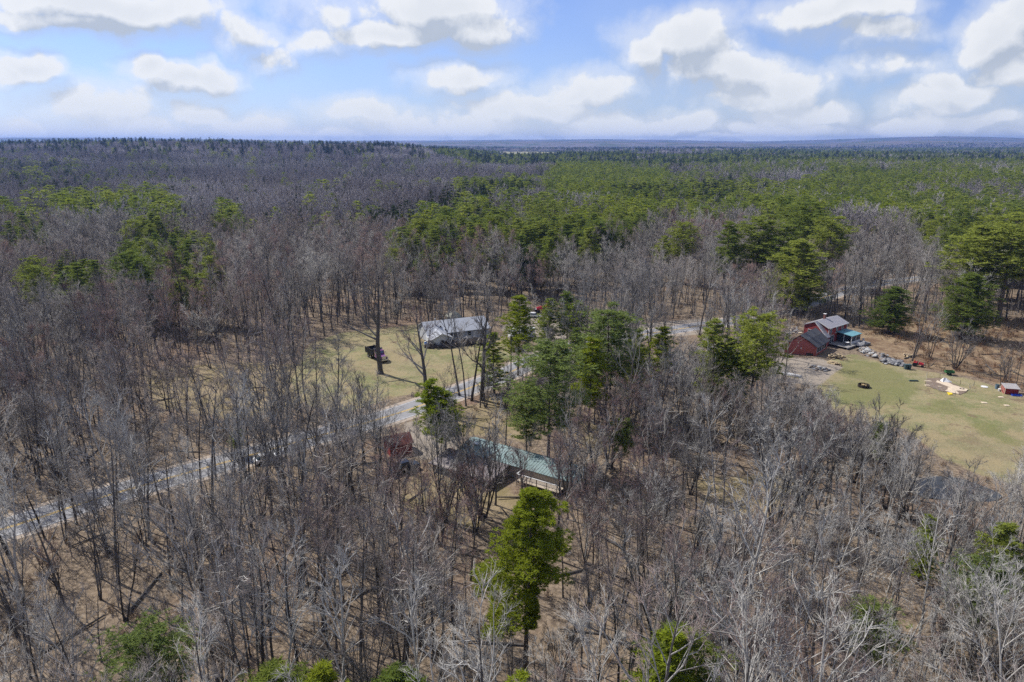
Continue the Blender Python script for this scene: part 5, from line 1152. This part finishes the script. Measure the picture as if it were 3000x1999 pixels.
tt = MB(); tt.add([(-1, -.6, 0), (.6, -.9, 0), (1.5, -.2, 0), (.7, .8, 0), (-.9, .7, 0), (-.5, 0, 1.0), (.1, .1, .9)], [(0, 1, 6, 5), (1, 2, 6), (2, 3, 6), (3, 4, 5, 6), (4, 0, 5)])
tag(tt.build('white_tarp', mat('white_tarp', (.72, .72, .72), .7, .1, 2), None, G4(1265, 560), 0), 'white tarpaulin heaped at the far side of the garden plot', 'tarpaulin')
ty = thing('tyre', 'dark tyre lying at the end of the garden plot', 'tyre', G4(1497, 665), 0); [MB().tube((0, 0, z_), (0, 0, z_ + .2), .5, .5, 14, False).tube((0, 0, z_ + .2), (0, 0, z_ + .21), .5, .28, 14, False).tube((0, 0, z_ + .21), (0, 0, z_), .28, .28, 14, False).build('tread', m_tyre, ty) for z_ in (0,)]
tag(MB().tube((0, 0, 0), (0, 0, .08), .7, .7, 16).tube((0, 0, .08), (0, 0, .12), .5, .4, 16).build('white_disc', m_trim, None, G4(1807, 630), 0), 'flat white disc lying on the grass left of the coop', 'lid')
pf = thing('wire_fence', 'thin wire fence on posts round the garden plot', 'fence', (0, 0, 0)); m_wire = mat('grey_wire', (.42, .42, .40), .6, .1, 3, metal=.4)
fpts = [(1010, 480), (1190, 500), (1360, 540), (1470, 600), (1600, 640), (1660, 620), (1600, 690), (1400, 760), (1180, 690), (990, 600)]
for i, p in enumerate(fpts):
    q = Vector(G4(*p)); MB().tube((0, 0, -.1), (0, 0, 1.1), .04, .035, 5).build('post', m_dark if i % 2 else m_wire, pf, tuple(q))
    r2 = Vector(G4(*fpts[(i + 1) % len(fpts)])); wv = MB()
    if i != 6:
        for z_ in (.2, .45, .7, .95): wv.tube(q + Vector((0, 0, z_)), r2 + Vector((0, 0, z_)), .008, .008, 3)
        wv.build('wire', m_wire, pf)
# coop
co_ = thing('coop', 'small red coop with pale sheet-metal roof on the lawn', 'coop', G4(2150, 715), R(-12)); co_.scale = (.74, .74, .8)
MB().add([(-1.8, -1.3, 0), (1.7, -1.3, 0), (1.7, 1.3, 0), (-1.8, 1.3, 0), (-1.8, -1.3, 1.7), (1.7, -1.3, 1.7), (1.7, 1.3, 2.2), (-1.8, 1.3, 2.2)], [(0, 1, 5, 4), (1, 2, 6, 5), (2, 3, 7, 6), (3, 0, 4, 7)]).build('wall', mat('barn_red', (.26, .03, .03), .8, .1, 3), co_)
cr_ = MB().slab([(-2.0, -1.55, 1.7), (2.0, -1.55, 1.7), (2.0, 1.55, 2.32), (-2.0, 1.55, 2.32)], .06).build('roof', mat('sheet_metal', (.55, .52, .5), .4, .35, 2, col2=(.38, .35, .33), metal=.4), co_)
roof_ribs(cr_, (-1.9, 1.55, 2.32), (1.9, 1.55, 2.32), (1.9, -1.55, 1.7), (-1.9, -1.55, 1.7), 9, m_chr, .02)
for i in range(4): MB().box((-1.83, -1.25 + i * .83, .98), (.06, .14, 1.9)).build('board', m_bd, co_)
for x_ in (-1.8, 1.7): MB().box((x_, -1.33, .85), (.12, .06, 1.7)).build('corner_board', m_bd, co_)
t = thing('barrel', 'blue-grey barrel standing left of the small red coop', 'barrel', G4(1978, 655), 0); MB().tube((0, 0, 0), (0, 0, .95), .38, .42, 12).build('body', mat('blue_grey_plastic', (.12, .18, .24), .5), t); MB().tube((0, 0, .95), (0, 0, 1.0), .43, .43, 12).build('rim', m_bin, t)
t = thing('bucket', 'white bucket between barrel and coop', 'bucket', G4(2012, 688), 0); MB().tube((0, 0, 0), (0, 0, .5), .24, .32, 12).build('body', m_trim, t); MB().tube((0, 0, .5), (0, 0, .53), .33, .33, 12).build('lid', m_trim, t)
t = thing('wading_pool', 'blue plastic wading pool lying against the front of the coop', 'pool', G4(2245, 752), R(-10)); t.scale = (.7, .7, .7); MB().box((0, -.6, .2), (2.6, .12, .4)).box((0, .6, .2), (2.6, .12, .4)).box((1.3, 0, .2), (.12, 1.3, .4)).box((-1.3, 0, .2), (.12, 1.3, .4)).box((0, 0, .06), (2.5, 1.1, .06)).build('shell', mat('royal_blue', (.03, .08, .45), .4), t)
for i, lb in enumerate(['pale pole leaning at the right edge, upper one', 'pale pole leaning at the right edge, lower one', 'pale pole leaning at the right edge, middle one']):
    tag(MB().tube((0, 0, .1), (2.4, -1.2 - i * .3, .5 - .1 * i), .05, .04, 6).tube((2.4, -1.2 - i * .3, .5 - .1 * i), (2.9, -1.5 - i * .3, .5), .04, .03, 6).build('pole', m_bd, None, G4(2300, 745 + i * 14), 0), lb, 'pole', 'poles beside the coop')
def heap(name, label, cat, pts, w, n, mats_, kind, sz=(.35, .8), part='stone', hh=.9, seed=1):
    vs = [Vector((*U(*p), 0)) for p in pts]; c = sum(vs, Vector()) / len(vs); t = thing(name, label, cat, tuple(c)); rg_ = random.Random(seed)
    core = MB()
    for i in range(n // 6):
        k_ = rg_.uniform(0, len(vs) - 1.001); p = vs[int(k_)].lerp(vs[int(k_) + 1], k_ % 1) - c; core.blob((p.x + rg_.gauss(0, w * .3), p.y + rg_.gauss(0, w * .3), .1), (w * .5, w * .5, hh * .4), .3, rg_)
    core.build('rubble_core', mats_[-1], t)
    ms_ = []
    for q in range(6):
        if kind == 'rock': ms_.append(MB().blob((0, 0, 0), (.5, .35, .22), .35, rg_).mesh(part, mats_[q % len(mats_)]))
        elif kind == 'plank': ms_.append(MB().box((0, 0, 0), (1.9, .25, .06)).mesh(part, mats_[q % len(mats_)]))
        else: ms_.append(MB().tube((-.45, 0, 0), (.45, 0, 0), .15, .14, 6).mesh(part, mats_[q % len(mats_)]))
    for i in range(n):
        k_ = rg_.uniform(0, len(vs) - 1.001); p = vs[int(k_)].lerp(vs[int(k_) + 1], k_ % 1) - c; ox, oy = rg_.gauss(0, w * .4), rg_.gauss(0, w * .4)
        z_ = max(.1, hh * (1 - (ox * ox + oy * oy) / (w * w)) * rg_.uniform(.5, 1)); s_ = rg_.uniform(*sz) * 1.4
        piece(part, rg_.choice(ms_), t, (p.x + ox, p.y + oy, z_), (rg_.uniform(-.5, .5), rg_.uniform(-.5, .5), rg_.uniform(0, 6.28)), (s_, s_, s_))
    return t
m_s1 = mat('pale_rubble', (.38, .38, .38), .85, .3, 3); m_s2 = mat('grey_rubble', (.20, .20, .21), .9, .25, 3); m_s3 = mat('brown_rubble', (.25, .2, .16), .9, .25, 3); m_lw = mat('split_firewood', (.52, .42, .26), .85, .25, 4, col2=(.34, .26, .16)); m_lw2 = mat('firewood_bark', (.20, .15, .10), .9, .25, 4)
heap('rubble_pile', 'long pile of pale broken slabs and rubble running from the deck', 'rubble pile', [(2528, 1028), (2560, 1042), (2590, 1052)], 1.9, 220, [m_s1, m_s2, m_s1, m_s3, m_dark, m_s3], 'rock', (.5, 1.2), 'slab', 1.0, 11)
heap('rubble_pile', 'grey rubble pile on the lawn nearest the two dark bins', 'rubble pile', [(2594, 1062), (2615, 1066), (2636, 1068)], 1.7, 150, [m_s2, m_s1, m_s2, m_s2], 'rock', (.45, 1.1), 'slab', 1.0, 12)
heap('firewood_pile', 'larger heap of yellow split firewood by the dark wing', 'firewood pile', [(2436, 1050), (2455, 1049), (2470, 1053)], 1.0, 80, [m_lw, m_lw, m_lw2], 'log', (.6, 1.0), 'log', .9, 13)
heap('firewood_pile', 'smaller scatter of yellow split firewood on the grass', 'firewood pile', [(2430, 1063), (2445, 1066), (2456, 1070)], .8, 40, [m_lw, m_lw, m_lw2], 'log', (.5, .9), 'log', .5, 14)
heap('stone_pile', 'pale stone pile among bare twigs before the red gable', 'stone pile', [(2380, 1078), (2400, 1083), (2420, 1086)], 1.2, 60, [m_s1, m_s3, m_s2], 'rock', (.4, .9), 'stone', .7, 15)
heap('brush_heap', 'small heap of cut tan brush at the edge of the russet field', 'brush pile', [(2652, 1044), (2664, 1046), (2674, 1047)], 1.0, 30, [m_lw, m_s3], 'log', (.5, 1.0), 'stick', .5, 16)
heap('plank_pile', 'pale weathered planks lying behind the red gable wing', 'plank pile', [(2316, 977), (2330, 972), (2342, 970)], .9, 26, [m_s1, m_bd], 'plank', (.8, 1.3), 'plank', .4, 17)
bt = thing('boat', 'upturned grey boat with yellow trim lying among the trees', 'boat', (*U(2320, 1102), 0), R(-38)); vs = []; nb = 9
for i in range(nb):
    t_ = i / (nb - 1); x_ = -2.2 + 4.4 * t_; w_ = .75 * math.sin(math.pi * min(1, t_ * .8 + .22)) ** .6 + .03
    vs += [(x_, -w_, .05), (x_, -w_ * .75, .5), (x_, 0, .62), (x_, w_ * .75, .5), (x_, w_, .05)]
MB().add(vs, [(i * 5 + j, i * 5 + j + 1, i * 5 + j + 6, i * 5 + j + 5) for i in range(nb - 1) for j in range(4)] + [(0, 1, 2, 3, 4), tuple(range((nb - 1) * 5, nb * 5))[::-1]]).build('hull', mat('grey_hull', (.48, .48, .49), .6, .25, 2), bt)
MB().box((-.1, -.8, .07), (3.6, .06, .1)).build('gunwale', mat('dull_yellow', (.6, .48, .06), .6), bt)
tag(MB().tube((0, 0, .1), (3.2, .9, .35), .16, .11, 7).tube((1.9, .5, .3), (2.4, 1.3, .9), .06, .03, 5).build('fallen_trunk', mat('bleached_wood', (.45, .43, .39), .85, .2, 3), None, (*U(2570, 1432), 0), .5), 'bleached fallen trunk lying left of the pond', 'fallen trunk')

# utility poles along the road
for k, (px_, py_, lb) in enumerate([(1497, 1108, 'thin utility pole beside the road near the pale green young pine'), (2092, 925, 'thin utility pole at the back of the gravel lot')]):
    t = thing('utility_pole', lb, 'utility pole', (*U(px_, py_), 0), .6, 'utility poles along the road'); MB().tube((0, 0, -.3), (0, 0, 10.5), .16, .11, 8).build('pole', mat('grey_pole_wood', (.25, .22, .19), .9, .2, 2), t); MB().box((0, 0, 9.9), (2.0, .1, .12)).build('crossarm', m_deck, t); MB().tube((.3, 0, 8.6), (.3, 0, 9.3), .2, .2, 8).build('transformer', m_trim, t)

# far farm buildings in the clearings
def barn(px_, py_, Y, L_, W_, H_, rz_, wall, roofm, lb, cat='house', name='far_house'):
    u = (px_ - 1500) / 2000; v = (py_ - 999.5) / 2000; x_ = u * Y / (math.cos(PITCH) - v * math.sin(PITCH)); zt = float(hgt(x_, Y))
    z0 = max(zt, CAM_H - (math.sin(PITCH) + v * math.cos(PITCH)) / (math.cos(PITCH) - v * math.sin(PITCH)) * Y - H_)
    t = thing(name, lb, cat, (x_, Y, zt), rz_, 'far farm buildings'); o = MB().prism([(-W_ / 2, -1), (-W_ / 2, H_ * .6), (0, H_), (W_ / 2, H_ * .6), (W_ / 2, -1)], -L_ / 2, L_ / 2); o.build('wall', wall, t)
    r = MB().slab([(-L_ / 2 - .5, -W_ / 2 - .6, H_ * .58), (L_ / 2 + .5, -W_ / 2 - .6, H_ * .58), (L_ / 2 + .5, 0, H_ + .15), (-L_ / 2 - .5, 0, H_ + .15)], .3); r.slab([(-L_ / 2 - .5, .01, H_ + .15), (L_ / 2 + .5, .01, H_ + .15), (L_ / 2 + .5, W_ / 2 + .6, H_ * .58), (-L_ / 2 - .5, W_ / 2 + .6, H_ * .58)], .3); r.build('roof', roofm, t)
    for i in range(max(2, int(L_ / 6))): MB().box((-L_ / 2 + (i + .5) * L_ / max(2, int(L_ / 6)), -W_ / 2 - .05, H_ * .32), (1.4, .1, 1.5)).build('window', m_glass, t)
m_fw = mat('far_white_wall', (.75, .75, .75), .7); m_fr = mat('far_grey_roof', (.3, .3, .33), .8)
yf = lambda py_: U(1500, py_)[1]
for px_, py_, Y, L_, W_, H_, rz_, rm_, lb in [(1905, 463, 1560, 26, 12, 9, .3, m_fr, 'long white farmhouse in the far clearing right of centre'), (1925, 464, 1520, 16, 10, 8, -.5, m_fw, 'small white building with pale roof in the far clearing'), (1960, 463, 1580, 30, 12, 8, .1, m_fw, 'low pale barn at the right of the far clearing'), (2030, 464, 1600, 18, 10, 8, .2, m_fr, 'white house beyond the right end of the far clearing'), (2570, 456, 1900, 34, 14, 9, .1, m_fw, 'long pale building in the far clearing at the right'), (2600, 457, 1880, 16, 10, 8, -.3, m_fr, 'small white house right of the long pale far building'), (1395, 447, 2700, 24, 14, 12, .2, m_fw, 'white far barn left of the pale hayfield'), (1580, 444, 2900, 22, 12, 10, .2, m_fw, 'tiny white far house on the pale hayfield')]:
    barn(px_, py_, Y, L_, W_, H_, rz_, m_fw, rm_, lb)

# where several look-alikes share a label, say which one it is by its place in the row
from collections import defaultdict
dupes = defaultdict(list)
for o in sc.objects:
    if o.parent is None and o.get('label') and o.get('category'): dupes[o['label']].append(o)
ORD = ['leftmost', 'second from left', 'third from left', 'fourth from left', 'fifth from left', 'sixth from left', 'seventh from left', 'eighth from left', 'ninth from left', 'tenth from left', 'eleventh from left', 'twelfth from left', 'thirteenth from left']
for lab, os_ in dupes.items():
    n = len(os_)
    if 1 < n <= 14:
        os_.sort(key=lambda o: PJ(*o.location)[0])
        for i, o in enumerate(os_):
            w = {2: ['left one', 'right one'], 3: ['left one', 'middle one', 'right one']}.get(n, ORD[:n - 1] + ['rightmost'])[i]
            if len((lab + ' ' + w).split()) <= 16: o['label'] = lab + ', ' + w
